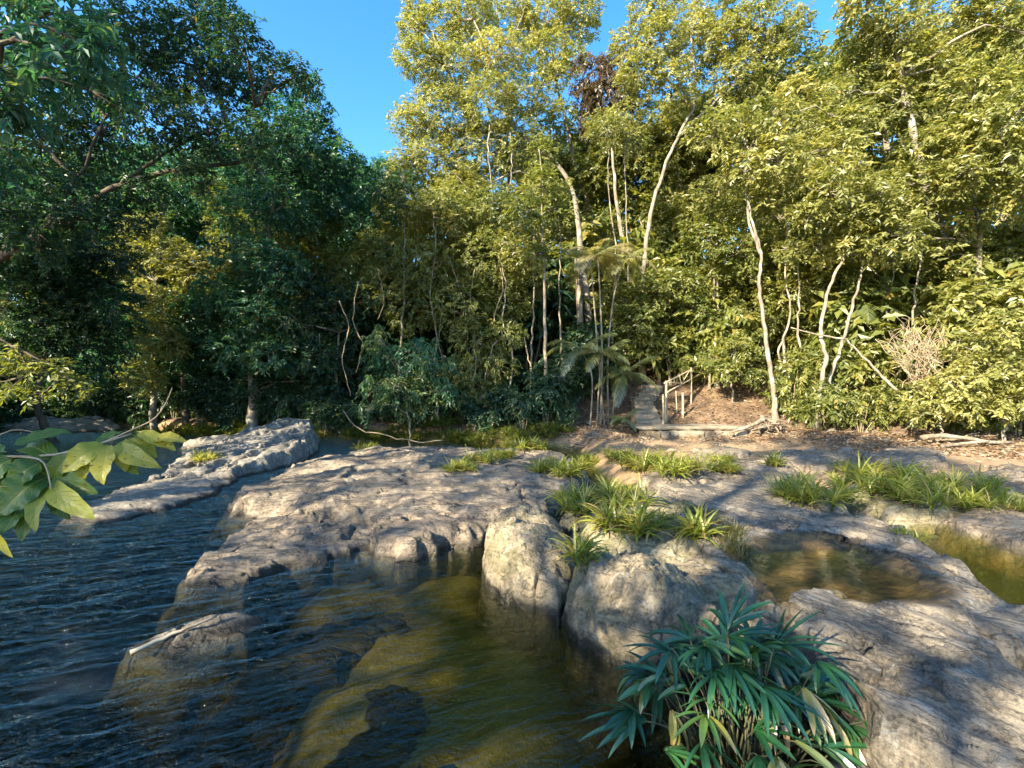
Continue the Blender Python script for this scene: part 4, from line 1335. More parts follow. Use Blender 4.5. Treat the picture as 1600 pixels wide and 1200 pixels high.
def tuft_proto(label, seed, n_sub, spread, length, leaf='l_tuft', width=0.0175, per=20, tint=0.60):
    g = np.random.default_rng(seed)
    mb = MB()
    for k in range(n_sub):
        a = g.uniform(0, 6.28)
        r = spread * math.sqrt(g.random())
        b = np.array((r * math.cos(a), r * math.sin(a), -0.03))
        lean = np.array((math.cos(a), math.sin(a))) * r / max(spread, 0.01)
        hb = g.uniform(0.02, 0.22) * length * 2
        top = b + np.array((lean[0] * hb * 0.4, lean[1] * hb * 0.4, hb))
        mb.tube(np.array([b, top]), 0.006, 4, 0.2)
        st = tint + 0.15 * g.normal()
        for j in range(per):
            az = g.uniform(0, 6.28)
            f = j / per
            strap(mb, g, b + (top - b) * (0.4 + 0.6 * f), az, length * g.uniform(0.55, 1.1), width * g.uniform(0.7, 1.2), g.uniform(0.35, 1.4), g.uniform(0.5, 1.6), np.clip(st + 0.12 * g.normal(), 0, 0.95) if g.random() > 0.10 else 1.0, 6, g.uniform(-0.5, 0.5))
    o = mb.build('grass_tuft', M[leaf])
    return tag(o, label, 'grass tuft', 'strap-leaved tufts growing on the rocks')


TG = 'strap-leaved tufts growing on the rocks'
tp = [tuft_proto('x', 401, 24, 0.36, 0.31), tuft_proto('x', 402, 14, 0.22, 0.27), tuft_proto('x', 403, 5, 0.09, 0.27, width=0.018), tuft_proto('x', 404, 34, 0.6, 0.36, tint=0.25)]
tl = [(0, 872, 785, 1.0, 'big yellow-green tuft at the left of the central clump of tufts'), (0, 925, 790, 0.95, 'full tuft beside the biggest one, above the mossy boulder'),
      (0, 920, 735, 1.0, 'tuft behind the central clump, before the feather palms'), (1, 985, 790, 1.0, 'darker tuft at the right of the central clump'), (1, 1000, 745, 1.15, 'tuft above the right end of the central clump'),
      (0, 1045, 740, 1.0, 'dark tuft before the stone platform'), (1, 960, 755, 1.1, 'tuft in the heart of the central clump'), (1, 1125, 738, 0.9, 'small bright tuft on the rock right of the stone platform'),
      (2, 940, 858, 1.3, 'upright bright tuft on the mossy boulder, nearest the knobbly boulder'), (2, 995, 838, 1.3, 'spiky light tuft on top of the mossy boulder'), (2, 918, 880, 0.9, 'small tuft rooted in the crack between the two big boulders'),
      (2, 1075, 856, 1.2, 'small dark tuft beside the mossy cushion by the rock pool'), (0, 1265, 778, 1.15, 'wide tuft at the upper edge of the right rock shelf'), (1, 1330, 790, 1.15, 'tuft right of the wide one on the right rock shelf'),
      (1, 1375, 795, 1.0, 'low tuft on the shelf before the buff slab'), (1, 1395, 757, 1.1, 'dark upright tuft on the buff slab'), (0, 1450, 780, 0.95, 'bright tuft on the right of the buff slab'),
      (1, 1330, 742, 1.0, 'thin tuft on the sand behind the wide shelf tuft'), (0, 1505, 775, 0.9, 'tuft before the pale flat slab at the right'), (3, 1590, 765, 1.0, 'large dark tuft cut by the right edge'), (0, 1560, 790, 0.8, 'tuft behind the pale flat slab'),
      (1, 780, 715, 1.0, 'tuft at the back of the middle rock shelf'), (1, 830, 703, 1.1, 'tuft under the slim white trunk'), (1, 750, 725, 0.8, 'low tuft rooted in the middle rock shelf'), (1, 720, 692, 1.0, 'dark tuft in the shade behind the middle shelf'),
      (1, 800, 690, 1.0, 'shaded tuft by the foot of the viny sapling'), (1, 570, 690, 1.0, 'yellowish tuft under the teal bush'), (3, 340, 680, 1.1, 'broad dark tuft behind the tilted slab'), (3, 400, 668, 1.0, 'dark tuft on the bank behind the slab tip'),
      (3, 290, 690, 1.0, 'dark tuft at the water left of the tilted slab'), (1, 325, 722, 0.9, 'tuft growing in a notch of the tilted slab'), (1, 482, 702, 1.0, 'tuft hanging at the right foot of the slab tip'), (3, 450, 665, 1.0, 'dark tuft right behind the slab tip'),
      (1, 1010, 815, 0.6, 'little tuft between the mossy boulder and the right shelf'), (1, 1120, 722, 0.8, 'tuft on the worn rock hump'), (2, 1205, 745, 1.0, 'sparse tuft on the sand by the right shelf'), (1, 1420, 842, 0.45, 'tiny tuft at the edge of the far golden pool')]
tu = [False] * 4
rg = random.Random(3)
for k, a, b, s, lab in tl:
    x, y = on_level(a, b, 0.42)
    z = top_z(x, y)
    for it in range(3):
        x, y = on_level(a, b, z)
        y = min(y, 19.0)
        x = (a - CX) / F * y
        z = top_z(x, y)
    z = max(z, 0.0)
    if not tu[k]:
        tu[k] = True
        s = s * 1.25
        o = tp[k]
        o.location = (x, y, z)
        o.scale = (s, s, s)
        o.rotation_euler = (0, 0, rg.uniform(0, 6.28))
        o['label'] = lab
    else:
        s *= rg.uniform(0.85, 1.15)
        dup(tp[k], (x, y, z), rg.uniform(0, 6.28), (s * 1.25 * rg.uniform(0.85, 1.15), s * 1.25, s * 1.25 * rg.uniform(0.8, 1.15)), label=lab, group=TG)

# more of the dark tufts, one beside the other along the foot of the shaded bank
rg = random.Random(31)
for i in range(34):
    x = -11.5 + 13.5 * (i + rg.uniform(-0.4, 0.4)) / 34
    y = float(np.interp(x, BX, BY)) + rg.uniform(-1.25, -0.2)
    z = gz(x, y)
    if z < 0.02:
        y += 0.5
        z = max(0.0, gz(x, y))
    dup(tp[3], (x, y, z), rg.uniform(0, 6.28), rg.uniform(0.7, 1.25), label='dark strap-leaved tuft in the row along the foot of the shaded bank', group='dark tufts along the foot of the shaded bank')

# fine moss cushion by the rock pool: a mat of short grass nobody could count
g = np.random.default_rng(55)
mb = MB()
for (a, b, ra, rb, n) in [(1095, 805, 40, 9, 420), (1140, 835, 26, 16, 420), (1155, 856, 20, 10, 260), (1085, 822, 20, 8, 200), (1045, 815, 14, 5, 120)]:
    for k in range(n):
        u, v = g.normal(size=2) * 0.5
        x, y = on_level(a + u * ra, b + v * rb, 0.45)
        strap(mb, g, (x, y, max(0.1, top_z(x, y)) - 0.01), g.uniform(0, 6.28), g.uniform(0.05, 0.13), 0.008, g.uniform(0.7, 1.5), g.uniform(0.3, 1.4), np.clip(g.normal(0.5, 0.2), 0, 1), 4)
o = mb.build('mossy_grass', M['l_moss'])
tag(o, 'short yellowish mossy grass between the mossy boulder and the rock pool', 'grass', kind='stuff')


# ------------------------------------------------------------------ the fan-leaved plant in the foreground
def fan_plant():
    g = np.random.default_rng(77)
    bx, by = 1.24, 2.62
    root = thing('fan_palm_plant', (bx, by, 0.0), 'dark blue-green plant of long fan-shaped leaves overhanging the water in front', 'plant')
    n = 80
    for k in range(n):
        a = k * 2.399 + g.uniform(-0.3, 0.3)
        f = math.sqrt((k + 0.5) / n)
        u, v = 0.66 * f * math.cos(a) + 0.06, 0.40 * f * math.sin(a)
        hgt = 0.11 + 0.36 * (1 - f ** 2.2) + g.uniform(-0.12, 0.12) + 0.12 * max(0, v)
        b = np.array((bx + u * 0.45 + g.normal() * 0.04, by + v * 0.45 + g.normal() * 0.04, -0.10))
        e = np.array((bx + u, by + v, hgt))
        az0 = math.atan2(v, u) + g.normal() * 0.75 if g.random() < 0.6 else g.normal() * 0.8 - 0.5
        mb = MB()
        st = curve([b, (b + e) / 2 + np.array((0, 0, 0.08)), e], 8)
        nf = int(g.integers(5, 9))
        old = g.random() < 0.07
        tint = g.uniform(0.82, 0.97) if old else np.clip(g.normal(0.42, 0.20), 0.02, 0.76)
        L0 = g.uniform(0.22, 0.36) * (0.8 if old else 1)
        tilt = 0.55 - 0.55 * f + g.normal() * 0.30 - (0.8 if old else 0)
        for j in range(nf):
            q = (j - (nf - 1) / 2) / max(1, nf - 1) * 2
            q += g.uniform(-0.12, 0.12)
            strap(mb, g, e, az0 + q * g.uniform(0.8, 1.15), L0 * (1 - 0.20 * q * q) * g.uniform(0.8, 1.15), g.uniform(0.027, 0.042), tilt + g.normal() * 0.12 - 0.10 * q * q,
                  g.uniform(0.35, 1.2), np.clip(tint + 0.06 * g.normal(), 0, 1), 8, q * 0.45 + g.normal() * 0.2)
        fr = mb.build('fan_leaf', M['l_fan'], root)
        if old:
            fr['label'] = 'withered yellow fan leaf'
        sb = MB()
        sb.tube(st - np.array((bx, by, 0.0)), np.linspace(0.006, 0.0035, 8), 5)
        o = sb.build('leaf_stalk', M['stem'], None, True)
        o.parent = fr


fan_plant()


# ------------------------------------------------------------------ the yellow-leaved branch at the left, near the eye
def big_leaf_mat():
    m = NT('big_leaf')
    at = m.n('Attribute', attribute_name='tint')
    uv = m.n('Attribute', attribute_name='luv')
    sep = m.n('SeparateXYZ')
    m.l(uv.outputs['Vector'], sep.inputs[0])
    col = m.ramp(at.outputs['Fac'], [(0, (0.045, 0.13, 0.018)), (0.35, (0.06, 0.135, 0.016)), (0.65, (0.20, 0.25, 0.025)), (0.9, (0.38, 0.34, 0.04)), (1, (0.45, 0.32, 0.06))])
    av = m.math('ABSOLUTE', sep.outputs[1])
    # side veins run forward from the midrib
    ph = m.math('SUBTRACT', m.math('MULTIPLY', sep.outputs[0], 10.0), m.math('MULTIPLY', av, 2.4))
    fr = m.math('ABSOLUTE', m.math('SUBTRACT', m.math('FRACT', ph), 0.5))
    vein = m.mapr(fr, 0.0, 0.10, 1.0, 0.0)
    rib = m.mapr(av, 0.02, 0.08, 1.0, 0.0)
    vv = m.math('MAXIMUM', vein, rib)
    blotch = m.noise(m.pos(), 26, 4, 0.6)
    col = m.mixc(m.mapr(blotch, 0.52, 0.7, 0, 0.45), col, (0.10, 0.17, 0.015))
    col = m.mixc(m.math('MULTIPLY', vv, 0.35), col, (0.42, 0.42, 0.12))
    spots = m.noise(m.pos(), 70, 3, 0.6)
    col = m.mixc(m.mapr(spots, 0.62, 0.68, 0, 0.9), col, (0.11, 0.06, 0.02))
    bp = m.n('Bump', i_Strength=0.6, i_Distance=0.002)
    m.l(m.math('SUBTRACT', 1.0, vv), bp.inputs['Height'])
    bs = m.n('BsdfPrincipled', i_Roughness=0.38)
    m.l(col, bs.inputs['Base Color'])
    m.l(bp.outputs[0], bs.inputs['Normal'])
    tr = m.n('BsdfTranslucent')
    m.l(m.mixc(1.0, col, (1.2, 1.15, 0.5), 'MULTIPLY'), tr.inputs['Color'])
    mx = m.n('MixShader')
    mx.inputs[0].default_value = 0.38
    m.l(bs.outputs[0], mx.inputs[1])
    m.l(tr.outputs[0], mx.inputs[2])
    m.l(mx.outputs[0], m.out.inputs['Surface'])
    return m.m


M['big_leaf'] = big_leaf_mat()


def big_leaf(parent, g, base, tip, width, nrm, tint, label=None):
    base, tip = np.asarray(base, float), np.asarray(tip, float)
    ax = tip - base
    L = np.linalg.norm(ax)
    D = ax / L
    N = unit(np.asarray(nrm, float) - D * np.dot(nrm, D))
    S = np.cross(D, N)
    nu, nv = 19, 9
    u = np.linspace(0, 1, nu)
    v = np.linspace(-1, 1, nv)
    prof = np.sin(np.pi * np.clip(u, 0, 1) ** 0.85) ** 0.75
    prof = np.where(u < 0.06, 0.05 + u, prof)
    prof[-1] = 0.01
    U, Vv = np.meshgrid(u, v, indexing='ij')
    w = width * 0.5 * prof[:, None] * Vv
    arch = L * 0.10 * np.sin(np.pi * U) + 0.03 * L * np.sin(U * 7 + g.uniform(0, 6))
    fold = 0.28 * np.abs(w) + 0.05 * width * np.sin(U * 24 + g.uniform(0, 6)) * np.abs(Vv) ** 1.5
    p = base + D * (U * L)[..., None] + S * w[..., None] + N * (arch + fold)[..., None]
    i = np.arange(nu - 1)[:, None] * nv
    k = np.arange(nv - 1)[None, :]
    Q = np.stack((i + k, i + k + 1, i + nv + k + 1, i + nv + k), -1).reshape(-1, 4)
    mb = MB()
    mb.add(p.reshape(-1, 3), Q, np.clip(tint + 0.10 * (U.ravel() - 0.5), 0, 1), np.stack((U.ravel() + 0.001, Vv.ravel()), -1))
    o = mb.build('leaf', M['big_leaf'], parent, True)
    if label:
        o['label'] = label
    return o


def near_branch():
    g = np.random.default_rng(91)
    Y = 1.5
    b0 = np.array((-3.6, 1.2, gz(-3.6, 1.2)))
    root = thing('leafy_branch', b0, 'branch of large yellowing leaves reaching in from the left edge', 'branch')
    mb = MB()
    main = curve([b0 + np.array((0, 0, -0.2)), b0 + np.array((0.3, 0.1, 0.9)), P(-420, 690, 1.45), P(-150, 712, 1.45), P(-20, 713, Y), P(60, 713, Y), P(110, 706, Y), P(160, 692, Y), P(205, 678, Y)], 40)
    mb.tube(main, np.linspace(0.016, 0.0026, 40), 7)
    mb.tube(curve([P(160, 692, Y), P(205, 672, Y), P(240, 655, Y), P(258, 632, Y), P(269, 606, Y)], 12), np.linspace(0.0030, 0.0014, 12), 5)
    mb.tube(curve([P(30, 713, Y), P(62, 718, 1.47), P(74, 735, 1.45), P(80, 765, 1.43)], 10), np.linspace(0.004, 0.002, 10), 5)
    mb.tube(curve([P(-60, 713, Y), P(-20, 690, 1.6), P(20, 672, 1.62), P(60, 676, 1.62)], 10), np.linspace(0.004, 0.002, 10), 5)
    mb.build('twig', M['vine'], root, True)
    up = np.array((0.0, -0.55, 0.8))
    fr = np.array((0.1, -0.9, 0.35))
    spec = [((20, 698), (113, 678), 30, up, 0.30, 1.56), ((236, 690), (292, 689), 20, up, 0.86, 1.50), ((168, 694), (96, 738), 34, fr, 0.72, 1.44), ((170, 696), (163, 758), 31, fr, 0.80, 1.42),
            ((180, 698), (254, 732), 26, fr, 0.82, 1.44), ((178, 696), (218, 742), 22, fr, 0.52, 1.50), ((200, 684), (246, 716), 22, up, 0.76, 1.52), ((206, 680), (262, 700), 18, up, 0.62, 1.56),
            ((66, 720), (14, 762), 40, fr, 0.18, 1.46), ((76, 744), (-6, 806), 52, fr, 0.12, 1.42), ((78, 752), (56, 832), 26, fr, 0.70, 1.38), ((84, 756), (152, 812), 28, fr, 0.68, 1.38),
            ((84, 742), (156, 772), 28, fr, 0.30, 1.46), ((70, 716), (140, 728), 26, up, 0.36, 1.55), ((30, 738), (-40, 776), 40, fr, 0.24, 1.50), ((50, 772), (6, 836), 40, fr, 0.22, 1.40),
            ((10, 706), (-50, 724), 34, up, 0.3, 1.55), ((88, 762), (110, 812), 26, fr, 0.26, 1.47), ((40, 720), (96, 752), 34, fr, 0.14, 1.58), ((-10, 712), (40, 742), 36, fr, 0.2, 1.56),
            ((150, 694), (196, 676), 20, up, 0.5, 1.60), ((60, 742), (24, 800), 36, fr, 0.34, 1.52), ((-30, 790), (20, 872), 16, fr, 0.8, 1.45), ((-20, 740), (-60, 830), 44, fr, 0.2, 1.45), ((140, 698), (110, 712), 16, up, 0.4, 1.55), ((90, 718), (30, 700), 30, up, 0.42, 1.58), ((150, 696), (128, 752), 28, fr, 0.74, 1.46), ((110, 706), (86, 756), 30, fr, 0.46, 1.5), ((196, 684), (196, 738), 22, fr, 0.78, 1.47), ((214, 676), (276, 706), 20, up, 0.82, 1.49), ((20, 716), (-24, 752), 44, fr, 0.16, 1.48), ((60, 776), (34, 846), 28, fr, 0.34, 1.42)]
    for a, b, w, nr, t, yy in spec:
        big_leaf(root, g, P(a[0], a[1], 1.5), P(b[0], b[1], yy), w * 1.1 / F * 1.5, nr, t + 0.04, 'bright yellow leaf' if t > 0.79 else None)


near_branch()

# low leafy bough hanging in at the left edge above the far water
tree('overhanging_bough', 'thin leafy bough hanging in low at the left edge', 'branch', 9.0,
     [(-180, 620), (-120, 540), (-40, 520), (30, 545), (100, 585)], 0.05,
     [(30, 560, 26), (75, 575, 26), (115, 600, 22), (20, 600, 28), (60, 620, 20), (-20, 570, 30), (5, 480, 26), (135, 615, 12)],
     0.14, 'l_olive', 'bark_dark', 61, dens=0.55, base=(-12.2, 8.6), tint=0.05, droop=0.4, depth=0.15, hollow=0.2)


# ------------------------------------------------------------------ steps, handrail, platform
def rough_box(mb, g, c, size, seg=(10, 5, 3), amp=0.02, t=0.5, rz=0.0):
    """a weathered block: rounded, noisy box surface"""
    nx, ny, nz = seg
    faces = []
    V, Q = [], []
    def face(f, nu, nv):
        u = np.linspace(-1, 1, nu + 1)
        v = np.linspace(-1, 1, nv + 1)
        U, W_ = np.meshgrid(u, v, indexing='ij')
        p = f(U.ravel(), W_.ravel())
        i = np.arange(nu)[:, None] * (nv + 1)
        k = np.arange(nv)[None, :]
        q = np.stack((i + k, i + nv + 1 + k, i + nv + 2 + k, i + k + 1), -1).reshape(-1, 4)
        Q.append(q + sum(len(x) for x in V))
        V.append(p)
    one = lambda u: np.ones_like(u)
    face(lambda u, v: np.stack((u, v, one(u)), -1), nx, ny)
    face(lambda u, v: np.stack((v, u, -one(u)), -1), ny, nx)
    face(lambda u, v: np.stack((u, -one(u), v), -1), nx, nz)
    face(lambda u, v: np.stack((v, one(u), u), -1), nz, nx)
    face(lambda u, v: np.stack((one(u), u, v), -1), ny, nz)
    face(lambda u, v: np.stack((-one(u), v, u), -1), nz, ny)
    p = np.concatenate(V)
    s = np.array(size) / 2
    # round the corners
    rr = np.linalg.norm(np.maximum(np.abs(p) - 0.72, 0), axis=1)
    p = p * (1 - 0.10 * np.maximum(rr - 0.28, 0) / 0.2)[:, None]
    q = p * s
    sd = int(g.integers(0, 9999))
    for ax in range(3):
        q[:, ax] += amp * fbm(q[:, 0] * 6 + sd, q[:, 1] * 6, q[:, 2] * 6, 3, sd + ax)
    cz, sz = math.cos(rz), math.sin(rz)
    q = np.stack((q[:, 0] * cz - q[:, 1] * sz, q[:, 0] * sz + q[:, 1] * cz, q[:, 2]), -1) + np.array(c)
    mb.add(q, np.concatenate(Q), t)


g = np.random.default_rng(123)
# stone platform
pc = P(1080, 668, 15.6)
root = thing('stone_platform', (pc[0], 15.6, 0.4), 'pale stone platform with a rubble front at the foot of the steps', 'platform')
mb = MB()
x0, x1 = (988 - CX) / F * 15.5, (1172 - CX) / F * 15.5
zt = EYE - (664 - CY) / F * 15.7
rough_box(mb, g, ((x0 + x1) / 2, 15.65, zt - 0.06), (x1 - x0, 1.0, 0.12), (44, 10, 3), 0.03)
mb.build('paving', M['stone'], root, True)
xx = x0 + 0.12
i = 0
while xx < x1 - 0.1:
    w = g.uniform(0.22, 0.5)
    for lev in range(2):
        hh = 0.20
        mb = MB()
        rough_box(mb, g, (xx + w / 2 + g.uniform(-0.05, 0.05), 15.16 - 0.05 * (1 - lev) + g.uniform(-0.03, 0.03), zt - 0.24 - 0.17 * (1 - lev)), (w * 1.02, 0.28, hh), (8, 5, 5), 0.05)
        mb.build('rubble_block', M['stone' if g.random() < 0.5 else 'rock_warm'], root, True)
    xx += w
# steps
sx = (1014 - CX) / F * 16.3
root = thing('stone_steps', (sx, 16.2, zt), 'flight of worn stone steps climbing the bank left of the handrail', 'steps')
STEP = []
for i in range(9):
    y = 16.25 + 0.30 * i
    xr = (1036 - CX) / F * 16.2 + (0.02 * i if i < 6 else 0.02 * 6 + 0.22 * (i - 5))
    wd = 0.95 - 0.05 * min(i, 5)
    zs = zt + 0.02 + 0.145 * (i + 1)
    mb = MB()
    rough_box(mb, g, (xr - wd / 2, y + 0.3, zs - 0.17), (wd, 0.68, 0.34), (14, 9, 6), 0.045)
    o = mb.build('step', M['stone'], root, True)
    STEP.append((xr, y, zs))
# handrail
hb = P(1038, 655, 16.35)
root = thing('handrail', (hb[0], hb[1], zt), 'rustic pole handrail going up the bank beside the steps', 'handrail')


def pole(name, a, b, r, mat='timber', rt=root, n=8):
    mb = MB()
    a, b = np.asarray(a), np.asarray(b)
    cv = curve([a, (a + b) / 2 + g.normal(size=3) * 0.015, b], n)
    mb.tube(cv, r * np.linspace(1, 0.85, n), 7, 0.5, 3, 0.06)
    return mb.build(name, M[mat], rt, True)


Ya, Yb = 16.4, 18.6
pole('rail', P(1038, 599, Ya), P(1103, 566, Yb), 0.035)
pole('rail', P(1042, 613, Ya), P(1108, 576, Yb), 0.03)
for (a, b0_, b1_, yy) in [(1041, 595, 650, 16.45), (1036, 616, 660, 16.2), (1067, 614, 648, 16.7), (1101, 564, 612, 18.5), (1080, 574, 620, 17.6)]:
    bt = P(a, b1_, yy)
    bt[2] = min(bt[2], gz(bt[0], bt[1]) - 0.1)
    pole('post', bt, P(a, b0_, yy), 0.045 if a < 1070 else 0.035)
pole('brace', P(1060, 608, 17.0), P(1078, 578, 17.5), 0.02)
pole('brace', P(1062, 586, 17.0), P(1066, 602, 17.1), 0.02)
pole('brace', P(1044, 598, 16.5), P(1070, 600, 17.2), 0.02)
pole('brace', P(1056, 611, 16.7), P(1058, 646, 16.7), 0.018)

# reddish timber post and rail up the slope
hb = P(1063, 540, 22.0)
root = thing('timber_fence', (hb[0], 22.0, gz(hb[0], 22.0)), 'reddish timber fence half hidden in the trees above the steps', 'fence')
for a in (1063, 1040, 1090):
    bt = P(a, 560, 22.0)
    bt[2] = gz(bt[0], 22.0) - 0.2
    pole('post', bt, P(a, 482, 22.0), 0.08, 'redwood', root)
pole('rail', P(1032, 500, 22.0), P(1096, 496, 22.0), 0.05, 'redwood', root)
pole('rail', P(1032, 528, 21.9), P(1096, 526, 21.9), 0.05, 'timber', root)

# ------------------------------------------------------------------ lianas, dead wood, litter
LG = 'bare lianas hanging in the middle of the forest'
for (pts, yy, r, lab) in [
    ([(765, 195), (763, 240), (768, 290), (772, 330)], 20.0, 0.03, 'pale liana hanging straight down from the leaning limb, left of a second'),
    ([(797, 205), (800, 245), (798, 280), (792, 305)], 20.2, 0.03, 'pale liana hanging from the leaning limb, right of a second'),
    ([(712, 270), (722, 285), (735, 296)], 20.0, 0.02, 'short slanting liana end in the bright leaves'),
    ([(690, 430), (692, 480), (686, 530), (700, 590)], 17.6, 0.016, 'thin tan liana at the left of the vine curtain'),
    ([(715, 430), (710, 490), (716, 540), (712, 600)], 17.5, 0.018, 'tan liana second from the left in the vine curtain'),
    ([(742, 420), (735, 470), (748, 520), (742, 560)], 17.4, 0.018, 'tan looping liana in the heart of the vine curtain'),
    ([(780, 400), (785, 450), (772, 500), (782, 560)], 17.4, 0.02, 'tan liana at the right of the vine curtain'),
    ([(700, 400), (715, 440), (730, 500), (728, 545)], 17.3, 0.014, 'thin liana crossing in front of the vine curtain'),
    ([(530, 470), (545, 510), (535, 560), (548, 620)], 17.2, 0.02, 'pale liana hanging left of the teal bush'),
    ([(560, 440), (552, 500), (566, 540), (556, 585)], 17.4, 0.018, 'pale crooked liana above the teal bush'),
    ([(590, 420), (600, 470), (590, 500)], 17.4, 0.015, 'short liana above the top of the teal bush'),
    ([(535, 640), (560, 670), (600, 680), (650, 690), (690, 688)], 15.6, 0.02, 'dark looping root trailing on the ground under the teal bush'),
    ([(895, 640), (840, 590), (826, 560), (820, 530)], 17.2, 0.03, 'leaning thin stem between the viny sapling and the slim white trunk')]:
    g2 = np.random.default_rng(int(pts[0][0]))
    cv = curve([P(a, b, yy) for a, b in pts], 18, 0.02, g2)
    mb = MB()
    mb.tube(cv, np.linspace(r, r * 0.7, 18), 6)
    o = mb.build('liana', M['vine' if yy < 19 else 'bark_pale'], None, True)
    tag(o, lab, 'liana', LG)


def sticks(name, label, cat, specs, mat, seed, group=None):
    g2 = np.random.default_rng(seed)
    mb = MB()
    for a, b, r, bend in specs:
        a, b = np.asarray(a, float), np.asarray(b, float)
        L = np.linalg.norm(b - a)
        cv = curve([a, a * 0.6 + b * 0.4 + g2.normal(size=3) * bend * L, a * 0.25 + b * 0.75 + g2.normal(size=3) * bend * L, b], 12, 0.006 * L, g2)
        mb.tube(cv, np.linspace(r, r * 0.5, 12), 6, 0.5, seed, 0.1)
    o = mb.build(name, M[mat], None, True)
    return tag(o, label, cat, group)


sticks('fallen_pole', 'long pale dead stem leaning right across the shade by the two leaning trunks', 'dead wood', [(P(1402, 610, 13.6), P(1322, 530, 14.4), 0.045, 0.01), (P(1322, 530, 14.4), P(1235, 512, 14.9), 0.03, 0.01)], 'bark_pale', 501)
g = np.random.default_rng(510)
sp_ = []
c0 = P(1445, 560, 13.3)
for k in range(150):
    a = c0 + np.array((g.normal() * 0.35, g.normal() * 0.3, g.uniform(-0.9, 0.4)))
    d = unit(np.array((g.normal() * 0.5 - 0.1, g.normal() * 0.3, g.uniform(0.2, 1.0))))
    sp_.append((a, a + d * g.uniform(0.5, 1.1), g.uniform(0.006, 0.014), 0.10))
sticks('brush_pile', 'tangled heap of dry reddish-brown twigs by the bright bush', 'brush pile', sp_, 'vine', 511)
sp_ = []
c0 = P(1200, 664, 15.0)
for k in range(26):
    a = c0 + np.array((g.normal() * 0.12, g.normal() * 0.1, g.normal() * 0.06))
    th = g.uniform(0, math.pi * 2)
    sp_.append((a, a + np.array((0.42 * math.cos(th), g.normal() * 0.15, 0.24 * math.sin(th))), g.uniform(0.012, 0.03), 0.14))
sp_.append((P(1195, 655, 15.0), P(1140, 676, 14.8), 0.075, 0.02))
sp_.append((P(1188, 650, 15.1), P(1220, 672, 14.9), 0.06, 0.1))
sp_.append((P(1092, 688, 14.2), P(1130, 676, 14.4), 0.03, 0.04))
sticks('driftwood_stump', 'washed-up stump with a tangle of grey roots at the right end of the platform', 'driftwood', sp_, 'drift', 521)
for lab, specs, sd in [
    ('long weathered driftwood log slanting down at the right bank', [((1440, 684), (1580, 728), 0.07, 12.2)], 531),
    ('thin branched driftwood lying above the long log', [((1450, 690), (1540, 682), 0.035, 12.6), ((1480, 700), (1530, 676), 0.03, 12.5), ((1500, 684), (1560, 680), 0.02, 12.4)], 532),
    ('second driftwood log crossing under the long one', [((1470, 704), (1545, 690), 0.05, 12.0)], 533),
    ('short pale log on the sand left of the stone platform', [((790, 705), (862, 704), 0.04, 13.2)], 534),
    ('split log lying flat on the back of the middle shelf', [((534, 715), (600, 707), 0.05, 12.2)], 535)]:
    L_ = []
    for a, b, r, yy in specs:
        p, q = P(a[0], a[1], yy), P(b[0], b[1], yy * 0.985)
        p[2] = max(p[2], top_z(p[0], p[1]) + r * 0.6)
        q[2] = max(q[2], top_z(q[0], q[1]) + r * 0.6)
        L_.append((p, q, r, 0.03))
    sticks('driftwood_log', lab, 'driftwood', L_, 'drift', sd, 'driftwood on the bank')
a = np.array((-2.80, 3.44, 0.03))
b = np.array((-2.36, 3.76, 0.15))
sticks('stick', 'pale broken stick propped on the small dark stone in the water', 'stick', [(a, b, 0.018, 0.01)], 'bark_grey', 541)
sp_ = []
c0 = P(915, 682, 14.4)
for k in range(120):
    x, y = c0[0] + g.normal() * 0.55, c0[1] + g.normal() * 0.35
    z = top_z(x, y) + g.uniform(0.0, 0.16) * math.exp(-((x - c0[0]) / 0.6) ** 2)
    th = g.uniform(0, 6.28)
    sp_.append(((x, y, z), (x + 0.45 * math.cos(th), y + 0.35 * math.sin(th), z + g.uniform(-0.03, 0.1)), g.uniform(0.005, 0.012), 0.08))
sticks('brush_pile', 'flat pinkish heap of dead fronds on the ground below the feather palms', 'brush pile', sp_, 'drift', 551)

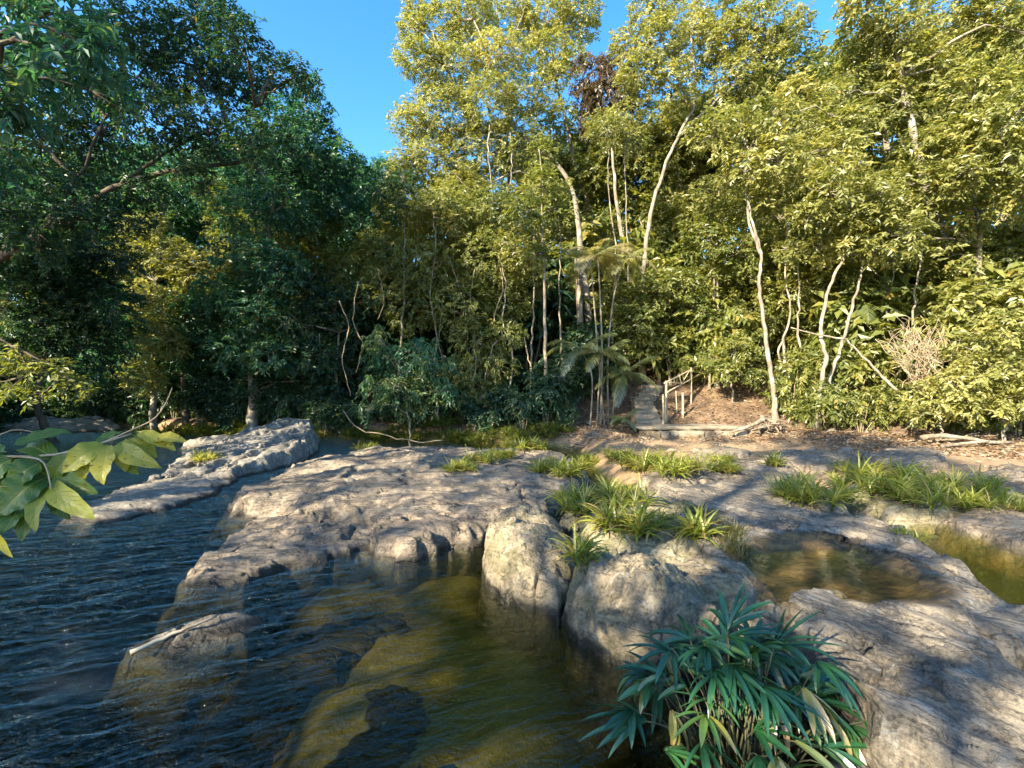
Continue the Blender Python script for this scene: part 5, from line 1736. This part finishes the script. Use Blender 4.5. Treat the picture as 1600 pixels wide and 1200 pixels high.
# fallen leaves and twigs on the bank
g = np.random.default_rng(601)
mb = MB()
N_ = 26000
x = g.uniform(-10, 16, N_)
y = np.interp(x, BX, BY) + g.uniform(-2.2, 5.5, N_)
z = ground_z(x, y) + 0.012
ok = (z > 0.25)
x, y, z = x[ok], y[ok], z[ok]
n = len(x)
D = np.stack((g.normal(size=n), g.normal(size=n), 0.25 * g.normal(size=n)), -1)
Nn = unit(np.stack((0.35 * g.normal(size=n), 0.35 * g.normal(size=n), np.ones(n)), -1))
LL = g.uniform(0.06, 0.15, n)
leaf_quads(mb, np.stack((x, y, z + g.uniform(0, 0.03, n)), -1), D, Nn, LL, LL * 0.45, g.uniform(0, 1, n))
o = mb.build('leaf_litter', M['litter'])
tag(o, 'brown fallen leaves scattered over the bank and slope', 'leaf litter', kind='stuff')
mb = MB()
for k in range(420):
    x = g.uniform(-5, 14)
    y = float(np.interp(x, BX, BY)) + g.uniform(-2.0, 2.5)
    z = gz(x, y)
    if z < 0.2:
        continue
    th = g.uniform(0, 6.28)
    L = g.uniform(0.2, 0.8)
    a = np.array((x, y, z + 0.015))
    b = np.array((x + L * math.cos(th), y + L * math.sin(th), 0))
    b[2] = gz(b[0], b[1]) + g.uniform(0.01, 0.08)
    mb.tube(curve([a, (a + b) / 2 + g.normal(size=3) * 0.04, b], 5), g.uniform(0.005, 0.014), 4)
o = mb.build('twig_litter', M['drift'])
tag(o, 'small dead twigs strewn over the bank', 'twigs', kind='stuff')
g = np.random.default_rng(620)
mb = MB()
base_ico = np.array([(-1, 0, 0), (1, 0, 0), (0, -1, 0), (0, 1, 0), (0, 0, -0.7), (0, 0, 0.7)], float)
tri = np.array([(0, 2, 5, 5), (2, 1, 5, 5), (1, 3, 5, 5), (3, 0, 5, 5), (2, 0, 4, 4), (1, 2, 4, 4), (3, 1, 4, 4), (0, 3, 4, 4)])
for k in range(2600):
    x = g.uniform(0.5, 15)
    yb = float(np.interp(x, BX, BY))
    y = yb + (g.normal() * 1.3 - 1.2)
    z = gz(x, y)
    if z < 0.15 or y < 7:
        continue
    r = 0.016 + 0.05 * g.random() ** 3
    v = base_ico * g.uniform(0.6, 1.3, (6, 1)) * r
    c, sn = math.cos(k), math.sin(k)
    v = np.stack((v[:, 0] * c - v[:, 1] * sn, v[:, 0] * sn + v[:, 1] * c, v[:, 2]), -1) + np.array((x, y, z + 0.3 * r))
    mb.add(v, tri)
o = mb.build('gravel', M['stone'])
tag(o, 'small broken stones strewn over the sandy apron', 'gravel', kind='stuff')
print('LEAVES', NLEAF[0], 'OBJECTS', len(bpy.data.objects))
